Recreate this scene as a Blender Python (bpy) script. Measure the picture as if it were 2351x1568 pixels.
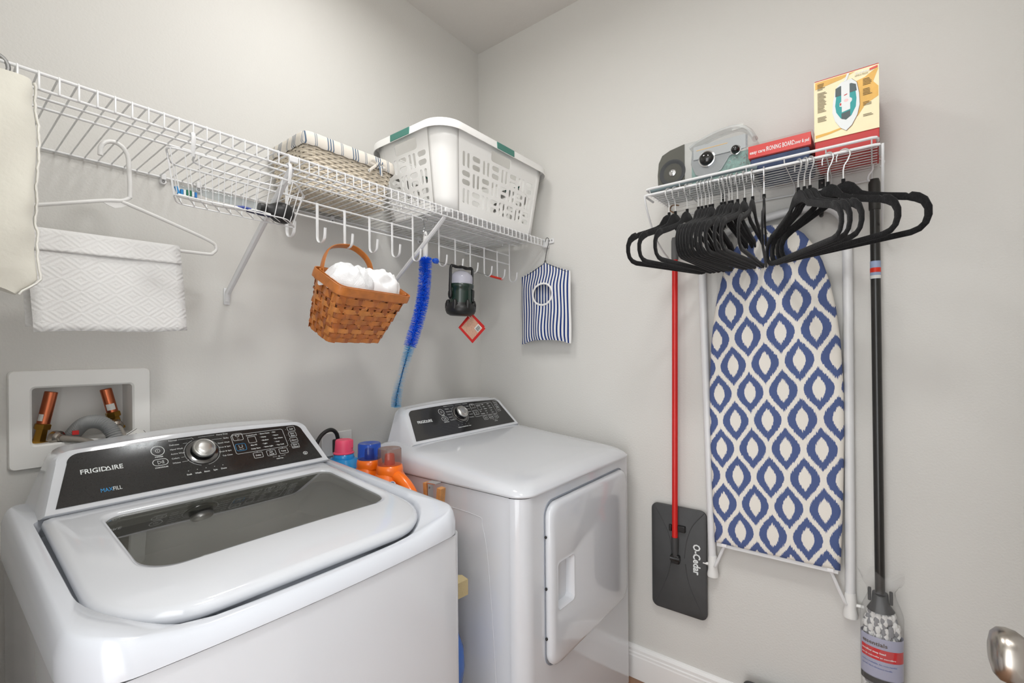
import bpy, bmesh, math, random
from mathutils import Vector as V, Matrix as M
D = bpy.data; S = bpy.context.scene; COL = S.collection
for o in list(D.objects): D.objects.remove(o)
PI = math.pi; sin = math.sin; cos = math.cos
random.seed(7)

# ------------------------------------------------------------------ camera
CAM = V((-1.718, -1.532, 1.264)); YAW = math.radians(37.87); ROLL = 0.0091
cd = D.cameras.new('camera'); cam = D.objects.new('camera', cd); COL.objects.link(cam); S.camera = cam
cd.sensor_fit = 'HORIZONTAL'; cd.sensor_width = 36.0; cd.lens = 36.0*1066/2351
cd.shift_y = 25.5/2351; cd.clip_start = 0.01; cd.clip_end = 50
_f = V((cos(YAW), sin(YAW), 0)); _r = V((sin(YAW), -cos(YAW), 0)); _u = V((0, 0, 1))
_rc = _r*cos(ROLL)-_u*sin(ROLL); _uc = _u*cos(ROLL)+_r*sin(ROLL)
cam.matrix_world = M(((_rc.x, _uc.x, -_f.x, CAM.x), (_rc.y, _uc.y, -_f.y, CAM.y), (_rc.z, _uc.z, -_f.z, CAM.z), (0, 0, 0, 1)))

# ------------------------------------------------------------------ light and exposure
W = D.worlds.new('world'); S.world = W; W.use_nodes = True
bg = W.node_tree.nodes['Background']; bg.inputs[0].default_value = (0.98, 0.99, 1.0, 1); bg.inputs[1].default_value = 2.9
S.view_settings.view_transform = 'Standard'; S.view_settings.look = 'None'
S.view_settings.gamma = 1; S.view_settings.use_curve_mapping = False
S.view_settings.exposure = 0.31
LIGHT_XY = (-1.00, -0.56)
CEIL = 2.74
la = D.lights.new('ceiling_lamp_light', 'AREA'); la.shape = 'DISK'; la.size = 0.26; la.energy = 4.3; la.color = (1.0, 0.992, 0.98)
lo = D.objects.new('ceiling_lamp_light', la); COL.objects.link(lo); lo.location = (LIGHT_XY[0], LIGHT_XY[1], CEIL-0.115)
FILL_XY = (-1.30, -1.42)      # added fill lamp near the door, brightens surfaces facing the room
lb2 = D.lights.new('door_fill_light', 'AREA'); lb2.shape = 'DISK'; lb2.size = 0.26; lb2.energy = 8.6; lb2.color = (1.0, 0.995, 0.985)
lo2 = D.objects.new('door_fill_light', lb2); COL.objects.link(lo2); lo2.location = (FILL_XY[0], FILL_XY[1], CEIL-0.115)

# ------------------------------------------------------------------ materials
def lin(c):
    c = c/255.0
    return c/12.92 if c <= 0.04045 else ((c+0.055)/1.055)**2.4
def rgb(c): return (lin(c[0]), lin(c[1]), lin(c[2]), 1)
MATS = {}
def node(nt, t, **kw):
    n = nt.nodes.new(t)
    for k, v in kw.items(): setattr(n, k, v)
    return n
def pm(name, c, rough=0.5, metal=0.0, bump=None, var=None, coat=0.0, trans=0.0, spec=0.5, ior=1.5, sheen=0.0, emit=None, sss=0.0):
    """procedural principled material; bump=(scale,strength), var=(scale,amount)"""
    if name in MATS: return MATS[name]
    m = D.materials.new(name); m.use_nodes = True; nt = m.node_tree
    b = nt.nodes['Principled BSDF']
    b.inputs['Base Color'].default_value = rgb(c); b.inputs['Roughness'].default_value = rough
    b.inputs['Metallic'].default_value = metal; b.inputs['IOR'].default_value = ior
    b.inputs['Specular IOR Level'].default_value = spec
    b.inputs['Coat Weight'].default_value = coat; b.inputs['Coat Roughness'].default_value = 0.05
    b.inputs['Transmission Weight'].default_value = trans
    b.inputs['Sheen Weight'].default_value = sheen
    if emit: b.inputs['Emission Color'].default_value = rgb(emit[0]); b.inputs['Emission Strength'].default_value = emit[1]
    tc = None
    if bump or var: tc = node(nt, 'ShaderNodeTexCoord')
    if var:
        n = node(nt, 'ShaderNodeTexNoise'); n.inputs['Scale'].default_value = var[0]; n.inputs['Detail'].default_value = 4
        nt.links.new(tc.outputs['Object'], n.inputs['Vector'])
        mx = node(nt, 'ShaderNodeMix', data_type='RGBA', blend_type='MULTIPLY')
        mx.inputs['Factor'].default_value = 1
        mr = node(nt, 'ShaderNodeMapRange'); mr.inputs['To Min'].default_value = 1-var[1]; mr.inputs['To Max'].default_value = 1+var[1]
        mr.inputs['From Min'].default_value = 0.25; mr.inputs['From Max'].default_value = 0.75
        nt.links.new(n.outputs['Fac'], mr.inputs['Value'])
        mx.inputs['A'].default_value = rgb(c); nt.links.new(mr.outputs['Result'], mx.inputs['B'])
        nt.links.new(mx.outputs['Result'], b.inputs['Base Color'])
    if bump:
        n = node(nt, 'ShaderNodeTexNoise'); n.inputs['Scale'].default_value = bump[0]; n.inputs['Detail'].default_value = 3
        nt.links.new(tc.outputs['Object'], n.inputs['Vector'])
        bp = node(nt, 'ShaderNodeBump'); bp.inputs['Strength'].default_value = bump[1]; bp.inputs['Distance'].default_value = 0.002
        nt.links.new(n.outputs['Fac'], bp.inputs['Height']); nt.links.new(bp.outputs['Normal'], b.inputs['Normal'])
    MATS[name] = m
    return m
def clear(name, tint, gloss=0.06, ior=1.45, facing=0.0, body=0.0, bodycol=(255, 255, 255)):
    """thin clear plastic or glass: tinted transparency under a fresnel gloss, with optional milky body"""
    m = D.materials.new(name); m.use_nodes = True; nt = m.node_tree; nt.nodes.clear()
    out = node(nt, 'ShaderNodeOutputMaterial'); tr = node(nt, 'ShaderNodeBsdfTransparent'); gl = node(nt, 'ShaderNodeBsdfGlossy')
    lw = node(nt, 'ShaderNodeLayerWeight'); lw.inputs['Blend'].default_value = 0.5; f0 = ((ior-1)/(ior+1))**2
    pw = node(nt, 'ShaderNodeMath', operation='POWER'); pw.inputs[1].default_value = 5.0; nt.links.new(lw.outputs['Facing'], pw.inputs[0])
    fr = node(nt, 'ShaderNodeMath', operation='MULTIPLY_ADD'); fr.inputs[1].default_value = 1-f0; fr.inputs[2].default_value = f0; nt.links.new(pw.outputs[0], fr.inputs[0])
    tr.inputs[0].default_value = rgb(tint); gl.inputs['Roughness'].default_value = gloss
    mx = node(nt, 'ShaderNodeMixShader'); src = tr
    if body:
        df = node(nt, 'ShaderNodeBsdfDiffuse'); df.inputs[0].default_value = rgb(bodycol)
        m2 = node(nt, 'ShaderNodeMixShader'); m2.inputs[0].default_value = body
        nt.links.new(tr.outputs[0], m2.inputs[1]); nt.links.new(df.outputs[0], m2.inputs[2]); src = m2
    nt.links.new(fr.outputs[0], mx.inputs[0]); nt.links.new(src.outputs[0], mx.inputs[1]); nt.links.new(gl.outputs[0], mx.inputs[2])
    nt.links.new(mx.outputs[0], out.inputs[0])
    MATS[name] = m
    return m

# ------------------------------------------------------------------ mesh helpers
def T(x=0, y=0, z=0): return M.Translation((x, y, z))
def RX(a): return M.Rotation(a, 4, 'X')
def RY(a): return M.Rotation(a, 4, 'Y')
def RZ(a): return M.Rotation(a, 4, 'Z')
def basis(ex, ey, ez, o):
    return M(((ex[0], ey[0], ez[0], o[0]), (ex[1], ey[1], ez[1], o[1]), (ex[2], ey[2], ez[2], o[2]), (0, 0, 0, 1)))
class B:
    def __init__(s): s.bm = bmesh.new()
    def face(s, vs):
        try: return s.bm.faces.new(vs)
        except ValueError: return None
    def verts(s, pts, m=None): return [s.bm.verts.new((m @ V(p)) if m else V(p)) for p in pts]
    def box(s, c, d, m=None):
        x, y, z = c; a, b, e = d[0]/2, d[1]/2, d[2]/2
        v = s.verts([(x+i*a, y+j*b, z+k*e) for i in (-1, 1) for j in (-1, 1) for k in (-1, 1)], m)
        for q in ((0, 1, 3, 2), (4, 6, 7, 5), (0, 4, 5, 1), (2, 3, 7, 6), (0, 2, 6, 4), (1, 5, 7, 3)): s.face([v[i] for i in q])
        return s
    def bx(s, x0, x1, y0, y1, z0, z1, m=None): return s.box(((x0+x1)/2, (y0+y1)/2, (z0+z1)/2), (abs(x1-x0), abs(y1-y0), abs(z1-z0)), m)
    def loft(s, rings, cap0=True, cap1=True, closed=True, m=None):
        R = [s.verts(r, m) for r in rings]; n = len(R[0])
        for a, b in zip(R, R[1:]):
            for i in range(n if closed else n-1):
                j = (i+1) % n; s.face((a[i], a[j], b[j], b[i]))
        if cap0 and n > 2: s.face(R[0][::-1])
        if cap1 and n > 2: s.face(R[-1])
        return R
    def tube(s, pts, r, n=8, closed=False, caps=True, m=None, flat=1.0, up0=None):
        pts = [V(p) for p in pts]; k = len(pts); rs = r if isinstance(r, (list, tuple)) else [r]*k
        tg = []
        for i in range(k):
            a = pts[i-1] if (i > 0 or closed) else pts[i]; b = pts[(i+1) % k] if (i < k-1 or closed) else pts[i]
            t = b-a; tg.append(t.normalized() if t.length > 1e-9 else V((0, 0, 1)))
        up = V(up0) if up0 else (V((0, 0, 1)) if abs(tg[0].z) < 0.9 else V((1, 0, 0)))
        nrm = (up-tg[0]*up.dot(tg[0])).normalized(); rings = []
        for i in range(k):
            nrm = nrm-tg[i]*nrm.dot(tg[i])
            nrm = nrm.normalized() if nrm.length > 1e-9 else V((1, 0, 0))
            bn = tg[i].cross(nrm)
            rings.append([pts[i]+nrm*(rs[i]*cos(2*PI*j/n+PI/n))*flat+bn*(rs[i]*sin(2*PI*j/n+PI/n)) for j in range(n)])
        if closed: s.loft(rings+[rings[0]], False, False, True, m)
        else: s.loft(rings, caps, caps, True, m)
        return s
    def lathe(s, prof, n=24, m=None, cap0=True, cap1=True):
        s.loft([[(r*cos(2*PI*j/n), r*sin(2*PI*j/n), z) for j in range(n)] for r, z in prof], cap0, cap1, True, m); return s
    def cyl(s, a, b, r, n=12, r2=None): return s.tube([a, b], [r, r if r2 is None else r2], n)
    def prism(s, pts, z0, z1, m=None):
        s.loft([[(p[0], p[1], z0) for p in pts], [(p[0], p[1], z1) for p in pts]], True, True, True, m); return s
    def poly(s, pts, m=None):
        s.face(s.verts([p if len(p) == 3 else (p[0], p[1], 0) for p in pts], m)); return s
    def grid(s, fn, nu, nv, m=None, wrap=False):
        g = [s.verts([fn(i/nu, j/nv) for j in range(nv+1)], m) for i in range(nu+1 if not wrap else nu)]
        L = len(g)
        for i in range(nu):
            for j in range(nv): s.face((g[i][j], g[(i+1) % L][j], g[(i+1) % L][j+1], g[i][j+1]))
        return s
    def sph(s, c, r, n=14, sc=(1, 1, 1), m=None):
        k = n//2
        s.loft([[(c[0]+sc[0]*r*sin(PI*max(min(i/k, .999), .001))*cos(2*PI*j/n), c[1]+sc[1]*r*sin(PI*max(min(i/k, .999), .001))*sin(2*PI*j/n), c[2]-sc[2]*r*cos(PI*i/k)) for j in range(n)] for i in range(k+1)], True, True, True, m); return s
    def addmesh(s, me, m=None, mapf=None):
        base = []
        for v in me.vertices:
            p = v.co.copy()
            if mapf: p = V(mapf(p))
            base.append(s.bm.verts.new(m @ p if m else p))
        for p in me.polygons: s.face([base[i] for i in p.vertices])
        return s
    def text(s, t, size, m, align='LEFT', bold=0.0, sx=1.0):
        c = D.curves.new('tmp', 'FONT'); c.body = t; c.size = size; c.align_x = align; c.offset = bold; c.resolution_u = 2
        o = D.objects.new('tmp', c); me = D.meshes.new_from_object(o)
        s.addmesh(me, m @ M.Diagonal((sx, 1, 1, 1)))
        D.objects.remove(o); D.curves.remove(c); D.meshes.remove(me)
        return s
def wm(o):
    if o is None: return M.Identity(4)
    return wm(o.parent) @ o.matrix_parent_inverse @ o.matrix_basis if o.parent else o.matrix_basis.copy()
def obj(name, b, mat, parent=None, smooth=True, bevel=None, world=True, sub=0, angle=38, solid=None, segs=2):
    me = D.meshes.new(name)
    if isinstance(b, B):
        bm = b.bm; bmesh.ops.recalc_face_normals(bm, faces=bm.faces); bm.to_mesh(me); bm.free()
    else: me = b
    o = D.objects.new(name, me); COL.objects.link(o)
    me.materials.append(mat if not isinstance(mat, str) else MATS[mat])
    if smooth:
        for p in me.polygons: p.use_smooth = True
        me.set_sharp_from_angle(angle=math.radians(angle))
    if parent:
        o.parent = parent
        if world: o.matrix_parent_inverse = wm(parent).inverted()
    if solid:
        md = o.modifiers.new('solid', 'SOLIDIFY'); md.thickness = solid; md.offset = 0
    if bevel:
        md = o.modifiers.new('bevel', 'BEVEL'); md.width = bevel; md.segments = segs; md.limit_method = 'ANGLE'; md.angle_limit = math.radians(40)
        md.harden_normals = False
    if sub:
        md = o.modifiers.new('subd', 'SUBSURF'); md.levels = sub; md.render_levels = sub
    return o
def tag(o, label=None, cat=None, group=None, kind=None):
    if label: o['label'] = label
    if cat: o['category'] = cat
    if group: o['group'] = group
    if kind: o['kind'] = kind
    return o
def thing(name, label, cat, loc=(0, 0, 0), rotz=0.0, group=None, mat=None):
    o = D.objects.new(name, None); COL.objects.link(o); o.empty_display_size = 0.05
    if mat is not None: o.matrix_basis = mat
    else: o.location = loc; o.rotation_euler = (0, 0, rotz); o.matrix_basis = T(*loc) @ RZ(rotz)
    return tag(o, label, cat, group)
def struct(name, b, mat, **kw): return tag(obj(name, b, mat, **kw), kind='structure')
def rrect(x0, x1, y0, y1, r, n=6):
    """rounded rectangle, ccw; r is one radius or four (x1y1, x0y1, x0y0, x1y0)"""
    if not isinstance(r, (list, tuple)): r = [r]*4
    out = []
    for (cx, cy, a0, q) in ((x1, y1, 0, r[0]), (x0, y1, PI/2, r[1]), (x0, y0, PI, r[2]), (x1, y0, 1.5*PI, r[3])):
        sx = -1 if cx == x1 else 1; sy = -1 if cy == y1 else 1
        for i in range(n+1):
            a = a0+PI/2*i/n; out.append((cx+sx*q+q*cos(a), cy+sy*q+q*sin(a)))
    return out
def arc(c, r, a0, a1, n, ex=(1, 0, 0), ey=(0, 0, 1)):
    ex, ey, c = V(ex), V(ey), V(c)
    return [c+ex*(r*cos(a0+(a1-a0)*i/n))+ey*(r*sin(a0+(a1-a0)*i/n)) for i in range(n+1)]
def spline(pts, k=6):
    P = [V(p) for p in pts]; out = []
    for i in range(len(P)-1):
        a = P[max(i-1, 0)]; b = P[i]; c = P[i+1]; d = P[min(i+2, len(P)-1)]
        for j in range(k):
            t = j/k; out.append(0.5*((2*b)+(c-a)*t+(2*a-5*b+4*c-d)*t*t+(3*b-a-3*c+d)*t**3))
    return out+[P[-1]]
def sstep(a, b, x):
    t = min(max((x-a)/(b-a), 0), 1); return t*t*(3-2*t)
def copy_thing(src, mat, label=None, group=None):
    def rec(o, par):
        c = o.copy(); COL.objects.link(c)
        if par: c.parent = par; c.matrix_parent_inverse = o.matrix_parent_inverse.copy()
        for ch in list(o.children): rec(ch, c)
        return c
    r = rec(src, None); r.matrix_basis = mat
    if label: r['label'] = label
    if group: r['group'] = group
    return r

def fibre(name, c):
    m = D.materials.new(name); m.use_nodes = True; nt = m.node_tree; nt.nodes.clear(); out = node(nt, 'ShaderNodeOutputMaterial')
    df = node(nt, 'ShaderNodeBsdfDiffuse'); tl = node(nt, 'ShaderNodeBsdfTranslucent'); mx = node(nt, 'ShaderNodeMixShader'); mx.inputs[0].default_value = .5
    df.inputs[0].default_value = rgb(c); tl.inputs[0].default_value = rgb(c)
    nt.links.new(df.outputs[0], mx.inputs[1]); nt.links.new(tl.outputs[0], mx.inputs[2]); nt.links.new(mx.outputs[0], out.inputs[0]); MATS[name] = m
# common materials
pm('wall_paint', (214, 213, 209), 0.75, bump=(170, 0.35), spec=0.25)
pm('ceiling_paint', (214, 211, 207), 0.8, bump=(60, 0.5), spec=0.2)
pm('trim_paint', (238, 238, 237), 0.3, spec=0.5)
pm('enamel', (212, 215, 220), 0.12, coat=0.6)
pm('enamel_soft', (212, 216, 223), 0.2, coat=0.4)
pm('wire_white', (226, 227, 228), 0.3, spec=0.5)
pm('white_plastic', (231, 231, 229), 0.35)
pm('black_gloss', (20, 21, 22), 0.1, coat=0.5)
pm('black_plastic', (22, 22, 22), 0.4)
pm('print_white', (226, 230, 230), 0.6)
pm('print_blue', (35, 150, 215), 0.6)
pm('dark_gap', (140, 146, 156), 0.6)
pm('chrome', (215, 216, 218), 0.12, metal=1.0)
pm('satin_silver', (205, 205, 203), 0.28, metal=1.0)
pm('steel', (150, 150, 150), 0.3, metal=1.0)
pm('nickel', (178, 172, 164), 0.27, metal=1.0)

# ------------------------------------------------------------------ the room
XL, YF = -1.83, -1.93          # left wall plane, front wall plane
BOXX, BOXZ = (-1.555, -1.37), (1.06, 1.193)
b = B()
b.bx(XL-.12, BOXX[0], 0, .12, 0, CEIL).bx(BOXX[1], .12, 0, .12, 0, CEIL).bx(BOXX[0], BOXX[1], 0, .12, 0, BOXZ[0]).bx(BOXX[0], BOXX[1], 0, .12, BOXZ[1], CEIL)
struct('wall_back', b, 'wall_paint', smooth=False)
struct('wall_right', B().bx(0, .12, YF-.12, 0, 0, CEIL), 'wall_paint', smooth=False)
DR0, DR1, DRH = -1.74, -0.93, 2.06     # doorway the photo was taken from
b = B(); b.bx(XL-.12, XL, DR1, 0, 0, CEIL).bx(XL-.12, XL, YF-.12, DR0, 0, CEIL).bx(XL-.12, XL, DR0, DR1, DRH, CEIL)
struct('wall_left', b, 'wall_paint', smooth=False)
struct('wall_front', B().bx(XL, 0, YF-.12, YF, 0, CEIL), 'wall_paint', smooth=False)
struct('ceiling', B().bx(XL-.12, .12, YF-.12, .12, CEIL, CEIL+.1), 'ceiling_paint', smooth=False)
# floor of wood-look planks
pm('floor_wood', (150, 112, 84), 0.4, var=(9, 0.2))
fl = struct('floor', B().bx(XL-.9, .12, YF-.9, .12, -.08, -.006), 'floor_wood', smooth=False)
k = 0
for j in range(17):
    y0 = YF+.116*j; off = (j*0.37) % 0.9
    x = XL-off
    while x < 0:
        xa, xb = max(x, XL), min(x+.9, 0)
        if xb-xa > .02:
            obj('plank', B().bx(xa+.001, xb-.001, y0+.001, min(y0+.115, 0), -.006, 0), 'floor_wood', fl, smooth=False)
        x += .9
def baseboard(name, x0, y0, x1, y1, nx, ny):
    prof = [(0, 0), (.016, 0), (.016, .085), (.0145, .09), (.0145, .098), (.012, .102), (.012, .112), (.006, .122), (0, .124)]
    b = B(); b.loft([[(x+nx*d, y+ny*d, z) for d, z in prof] for x, y in ((x0, y0), (x1, y1))]); struct(name, b, 'trim_paint', smooth=False)
baseboard('baseboard_right', 0, YF, 0, 0, -1, 0)
baseboard('baseboard_back', XL, 0, 0, 0, 0, -1)
baseboard('baseboard_front', XL, YF, 0, YF, 0, 1)
# open door folded back against the front wall, its knob just in frame
dr = struct('door_1', B().bx(-1.72, -.905, -1.741, -1.703, .01, 2.03), 'trim_paint', smooth=False, bevel=.002)
for (x0, x1, z0, z1) in ((-1.63, -1.33, .25, .85), (-1.27, -.99, .25, .85), (-1.63, -1.33, 1.02, 1.9), (-1.27, -.99, 1.02, 1.9)):
    obj('panel', B().bx(x0, x1, -1.703, -1.698, z0, z1), 'trim_paint', dr, smooth=False, bevel=.003)
kb = B(); mk = basis((1, 0, 0), (0, 0, 1), (0, 1, 0), (-.962, -1.703, .917))
kb.lathe([(.001, 0), (.032, 0), (.032, .004), (.026, .009), (.012, .012), (.011, .030), (.014, .034), (.022, .038), (.0275, .046), (.029, .054), (.0275, .061), (.022, .066), (.012, .0685), (.001, .069)], 32, mk)
tag(obj('door_knob', kb, 'nickel', dr, angle=60), label='satin nickel round door knob')
struct('trim_1', B().bx(XL-.12, XL+.012, DR1, DR1+.06, 0, DRH+.06).bx(XL-.12, XL+.012, DR0-.05, DR0, 0, DRH+.06).bx(XL-.12, XL+.012, DR0-.05, DR1+.06, DRH, DRH+.06), 'trim_paint', smooth=False, bevel=.003)
# ceiling lamp and the added fill lamp (just above the frame)
pm('lamp_glass', (250, 246, 238), 0.5, emit=((255, 246, 232), 3.0))
for LIGHT_XY, lab in ((LIGHT_XY, 'round flush ceiling lamp with a frosted dome above the washer'), (FILL_XY, 'round flush ceiling lamp with a frosted dome near the door')):
  t = thing('ceiling_lamp', lab, 'lamp', (LIGHT_XY[0], LIGHT_XY[1], CEIL), group='flush ceiling lamps')
  obj('lamp_base', B().lathe([(.001, 0), (.155, 0), (.155, -.02), (.14, -.028), (.001, -.028)], 32, T(LIGHT_XY[0], LIGHT_XY[1], CEIL-.001)), 'nickel', t)
  obj('lamp_dome', B().lathe([(.14, -.028), (.138, -.05), (.12, -.075), (.08, -.094), (.03, -.102), (.001, -.103)], 32, T(LIGHT_XY[0], LIGHT_XY[1], CEIL-.001), cap0=False), 'lamp_glass', t)

# ------------------------------------------------------------------ washer and dryer
def console(t, xc, yb, zb, yt, zt, W0, W1, PW0, PW1, yback, zdeck, dial_u, spec):
    """sloping control console: white housing, black fascia, dial, prints (u = across from centre, v = up the slope)"""
    ev = V((0, yt-yb, zt-zb)); H = ev.length; ev.normalize(); eu = V((1, 0, 0)); en = eu.cross(ev)   # en points to the room
    o = V((xc, yb, zb)); mm = basis(eu, ev, en, o)
    def outline(w0, w1, v0, v1, r, n=8, bow=.010):
        pts = [(-w0/2, v0)]
        pts += [(w0/2, v0)]
        k = n
        for i in range(k+1):
            a = PI/2*i/k; pts.append((w1/2-r+r*cos(a), v1-r+r*sin(a)))
        for i in range(1, 12):
            s_ = i/12; pts.append((w1/2-r-(w1-2*r)*s_, v1+bow*sin(PI*s_)))
        for i in range(k+1):
            a = PI/2+PI/2*i/k; pts.append((-w1/2+r+r*cos(a), v1-r+r*sin(a)))
        return pts
    f0 = outline(W0, W1, -.012, H+.016, .034)
    f1 = outline(W0-.012, W1-.012, -.010, H+.010, .030)
    front = [tuple(mm @ V((u, v, 0.002))) for u, v in f1]; edge = [tuple(mm @ V((u, v, -.006))) for u, v in f0]
    def back(s_, y, z0):
        zt2 = zt+.012
        return [(xc+u*s_(v), y, z0+(v+.012)/(H+.028)*(zt2-z0)) for u, v in f0]
    mid = [tuple((V(a)*.55+V(c)*.45)) for a, c in zip(edge, back(lambda v: 1.02, yback, zdeck))]
    bk = back(lambda v: 1.0+.06*(1-v/H), yback, zdeck-.01)
    b = B(); b.loft([front, edge, mid, bk], True, True); obj('console', b, 'enamel', t, angle=50)
    # fascia
    pf = outline(PW0, PW1, 0.0, H, .024, bow=.006)
    fb = B(); fb.loft([[(u, v, .0016) for u, v in pf], [(u*.998, v, .0034) for u, v in pf]], True, True, True, mm)
    fas = obj('control_fascia', fb, 'fascia_black', t, angle=40)
    # dial
    mdial = mm @ T(dial_u, .080, .0034) @ M.Diagonal((.75, .75, .85, 1))
    d1 = B(); d1.lathe([(.001, 0), (.047, 0), (.047, .002), (.044, .0035), (.001, .0035)], 40, mdial); dl = obj('dial_ring', d1, 'dial_trim', t)
    d2 = B(); d2.lathe([(.036, .002), (.0355, .006), (.034, .008), (.034, .016), (.001, .016)], 40, mdial); dk = obj('dial', d2, 'dial_dark', t)
    d3 = B(); d3.lathe([(.034, .016), (.0345, .021), (.0325, .0255), (.030, .0262), (.0295, .0245), (.0285, .0242), (.0275, .0262), (.015, .0278), (.001, .0282)], 40, mdial); obj('dial_cap', d3, 'satin_silver', dk, angle=60)
    # prints
    P = {'w': B(), 'b': B()}
    def at(u, v): return mm @ T(u, v, .0037)
    def txt(s, u, v, size, align='CENTER', bold=0.0, c='w', sx=1.0): P[c].text(s, size, at(u, v), align, bold, sx)
    def line(pts, w=.0006, c='w'):
        for (a, q) in zip(pts, pts[1:]):
            a, q = V((a[0], a[1], 0)), V((q[0], q[1], 0)); d = (q-a)
            if d.length < 1e-6: continue
            n = V((-d.y, d.x, 0)).normalized()*w/2
            P[c].poly([tuple(a+n), tuple(a-n), tuple(q-n), tuple(q+n)], mm @ T(0, 0, .0037))
    def rr(u0, u1, v0, v1, r, w=.0007, c='w', n=4):
        p = rrect(u0, u1, v0, v1, r, n); line(p+[p[0]], w, c)
    spec(txt, line, rr, H, dial_u)
    tag(obj('printed_text', P['w'], 'print_white', fas, smooth=False), kind='stuff')
    if len(P['b'].bm.verts): tag(obj('printed_accent', P['b'], 'print_blue', fas, smooth=False), kind='stuff')
    else: P['b'].bm.free()
pm('fascia_black', (38, 38, 38), 0.12, var=(700, 0.22), coat=0.2)
pm('dial_trim', (120, 120, 120), 0.15, metal=1.0)
pm('dial_dark', (52, 52, 54), 0.15, metal=0.9)

def logo(txt, line, u, v, s):
    # wide geometric capitals; the second A is drawn as an open triangle
    k = .92; txt('FRIGID', u, v, s, 'LEFT', .0003*s/.02, sx=k); w = s*3.02*k/1.05
    line([(u+w, v+s*.04), (u+w+s*.28, v+s*.64), (u+w+s*.56, v+s*.04), (u+w, v+s*.04)], s*.1)
    txt('IRE', u+w+s*.64, v, s, 'LEFT', .0003*s/.02, sx=k)
def washer_print(txt, line, rr, H, du):
    logo(txt, line, -.240, .069, .0160)
    txt('MAX', -.2130, .018, .0130, 'LEFT', 0, 'b', .74); txt('FILL', -.1925, .018, .0130, 'LEFT', 0, 'w', .72)
    panel_print(txt, line, rr, du, ('Normal', 'Delicates', 'Hand Wash', 'Active Wear', 'Colors', 'Whites'), ('Heavy Duty', 'Bulky', 'Quick Wash', 'Rinse & Spin', 'Drain & Spin', 'Tub Clean'), ('Soak', 'Wash', 'Rinse', 'Spin', 'Done'),
                (('Delay',), ('Soil', 'Level'), ('Temp',)), (('Soak',), ('Extra', 'Rinse'), ('Chime',), ('Fabric', 'Softener')), ('Extra Heavy', 'Heavy', 'Medium', 'Light', 'Extra Light'), ('Hot', 'Warm', 'Eco Warm', 'Cold', 'Tap Cold'), 'b', 'Max Fill')
    c = (.240, .024); line([(c[0]+.0062*cos(2*PI*i/20), c[1]+.0046*sin(2*PI*i/20)) for i in range(21)], .0012); txt('hp', c[0], c[1]-.002, .0062, bold=.0002)
def dryer_print(txt, line, rr, H, du):
    logo(txt, line, -.232, .066, .0155)
    panel_print(txt, line, rr, du, ('Normal', 'Delicates', 'Active Wear', 'Towels', 'Sanitize', 'Time Dry'), ('Heavy Duty', 'Bulky', 'Quick Dry', 'Rapid Dry', 'Air Fluff', 'Damp Dry'), ('Drying', 'Cooling', 'Wrinkle', 'Clean'),
                (('Delay',), ('Dryness',), ('Temp',)), (('Chime',), ('Anti', 'Static'), ('Time',)), ('Max', 'High', 'Medium', 'Low', 'Air'), ('More', 'Damp', 'Normal', 'Less', 'Extra'), 'w', 'Eco')
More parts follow.
